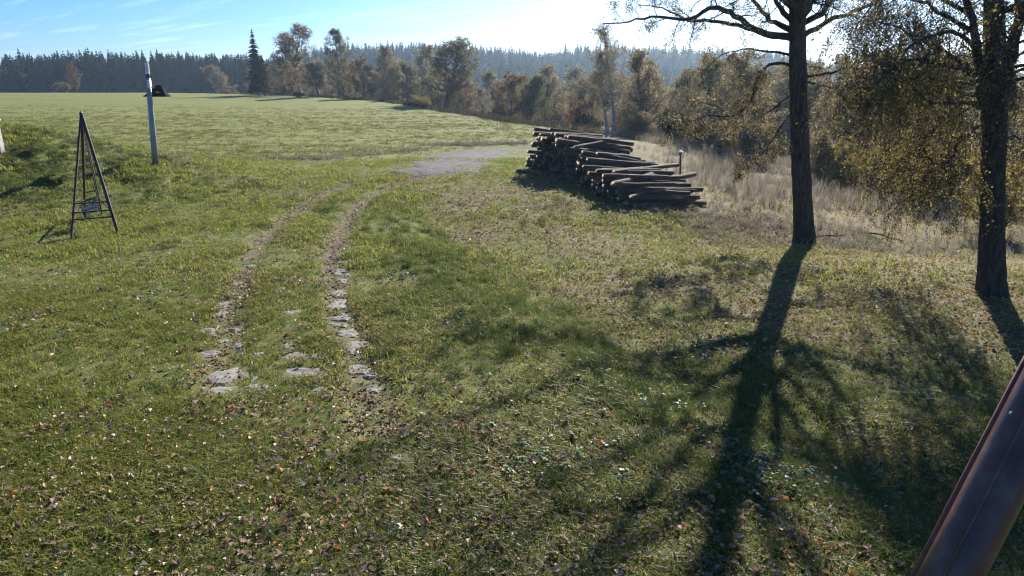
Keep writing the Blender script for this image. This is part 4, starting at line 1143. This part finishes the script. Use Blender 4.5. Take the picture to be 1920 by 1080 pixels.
# rain pipe of the house the camera looks out from
def downpipe():
    M_PIPE = simple_mat('brown_painted_metal', [(0.3, (0.060, 0.022, 0.018)), (0.5, (0.10, 0.038, 0.030)), (0.70, (0.17, 0.09, 0.072))], 14, 0.42, 0.12, 70, spec=0.5, bdist=0.003)
    M_SEAM = simple_mat('worn_red_edge', [(0.3, (0.13, 0.045, 0.035)), (0.7, (0.20, 0.08, 0.06))], 30, 0.6, 0.1, 60)
    P = lambda px, py, d: CAM + ray(px, py) * d
    a = P(2157, 350, 1.13); b = P(1652, 1330, 1.10)
    mid = (a + b) / 2
    ground_z = float(H(b[0], b[1] * .4))
    root = empty('downpipe', (b[0], b[1] - 0.1, ground_z)); base = np.array(root.location)
    tag(root, 'slanting brown metal rain pipe crossing the bottom right corner close to the lens', 'downpipe')
    r_ = 0.042
    d = unit(b - a)
    e = b + d * .05 + np.array([0, -.03, -.10])
    mb = MB(); mb.tube(np.array([a, a + (b - a) * .33, a + (b - a) * .66, b]) - base, [r_] * 4, 28); mb.build('pipe', M_PIPE, root, smooth=True)
    mb = MB(); mb.tube(smooth_line([b - d * .02, b + d * .04, e], 4) - base, r_ * 1.06, 20); mb.build('elbow', M_PIPE, root, smooth=True)
    mb = MB(); mb.tube(np.array([e, [e[0], e[1], (e[2] + ground_z) / 2], [e[0], e[1], ground_z - .1]]) - base, [r_] * 3, 20); mb.build('lower_pipe', M_PIPE, root, smooth=True)
    view = unit(mid - CAM); side = unit(np.cross(d, view))
    if side[0] > 0: side = -side
    k = -unit(view - d * np.dot(view, d))
    for ang, w, mt, nm in ((R(88), .006, M_SEAM, 'edge_strip'), (R(8), .0025, M_PIPE, 'seam')):
        off = (side * math.sin(ang) + k * math.cos(ang)) * (r_ * 1.0)
        mb = MB(); mb.tube(np.array([a + off, (a + b) / 2 + off, b + off]) - base, [w] * 3, 8); mb.build(nm, mt, root, smooth=True)
    cl = a + (b - a) * .30
    mb = MB(); mb.tube(np.array([cl - d * .018, cl + d * .018]) - base, [r_ * 1.07] * 2, 28); mb.build('clamp', M_DARK, root, smooth=False)
    sp = P(1893, 776, 1.055) - base
    g = MB(); g.tube([sp, sp + [.004, .002, .003]], [.0022, .0015], 6); g.build('paint_fleck', M_GREYWOOD, root)
downpipe()

# ------------------------------------------------------------------ hazy autumn air
def haze():
    m, n, l = new_mat('thin_haze')
    v = n.new('ShaderNodeVolumePrincipled')
    v.inputs['Color'].default_value = (0.55, 0.76, 1.0, 1)
    v.inputs['Density'].default_value = HAZE
    v.inputs['Anisotropy'].default_value = 0.6
    o = n.new('ShaderNodeOutputMaterial'); l.new(v.outputs[0], o.inputs['Volume'])
    x, y0, y1, z0, z1 = 880, -110, 1090, float(Z.min()) - 1.0, float(Z.max()) + 26
    Vv = [(-x, y0, z0), (x, y0, z0), (x, y1, z0), (-x, y1, z0), (-x, y0, z1), (x, y0, z1), (x, y1, z1), (-x, y1, z1)]
    me = mk_mesh('haze', Vv, [(0, 3, 2, 1), (4, 5, 6, 7), (0, 1, 5, 4), (1, 2, 6, 5), (2, 3, 7, 6), (3, 0, 4, 7)], mats=[m])
    tag(mobj('haze', me), 'thin blue autumn haze over the valley', 'haze', kind='stuff')
HAZE = 0.00025
haze()
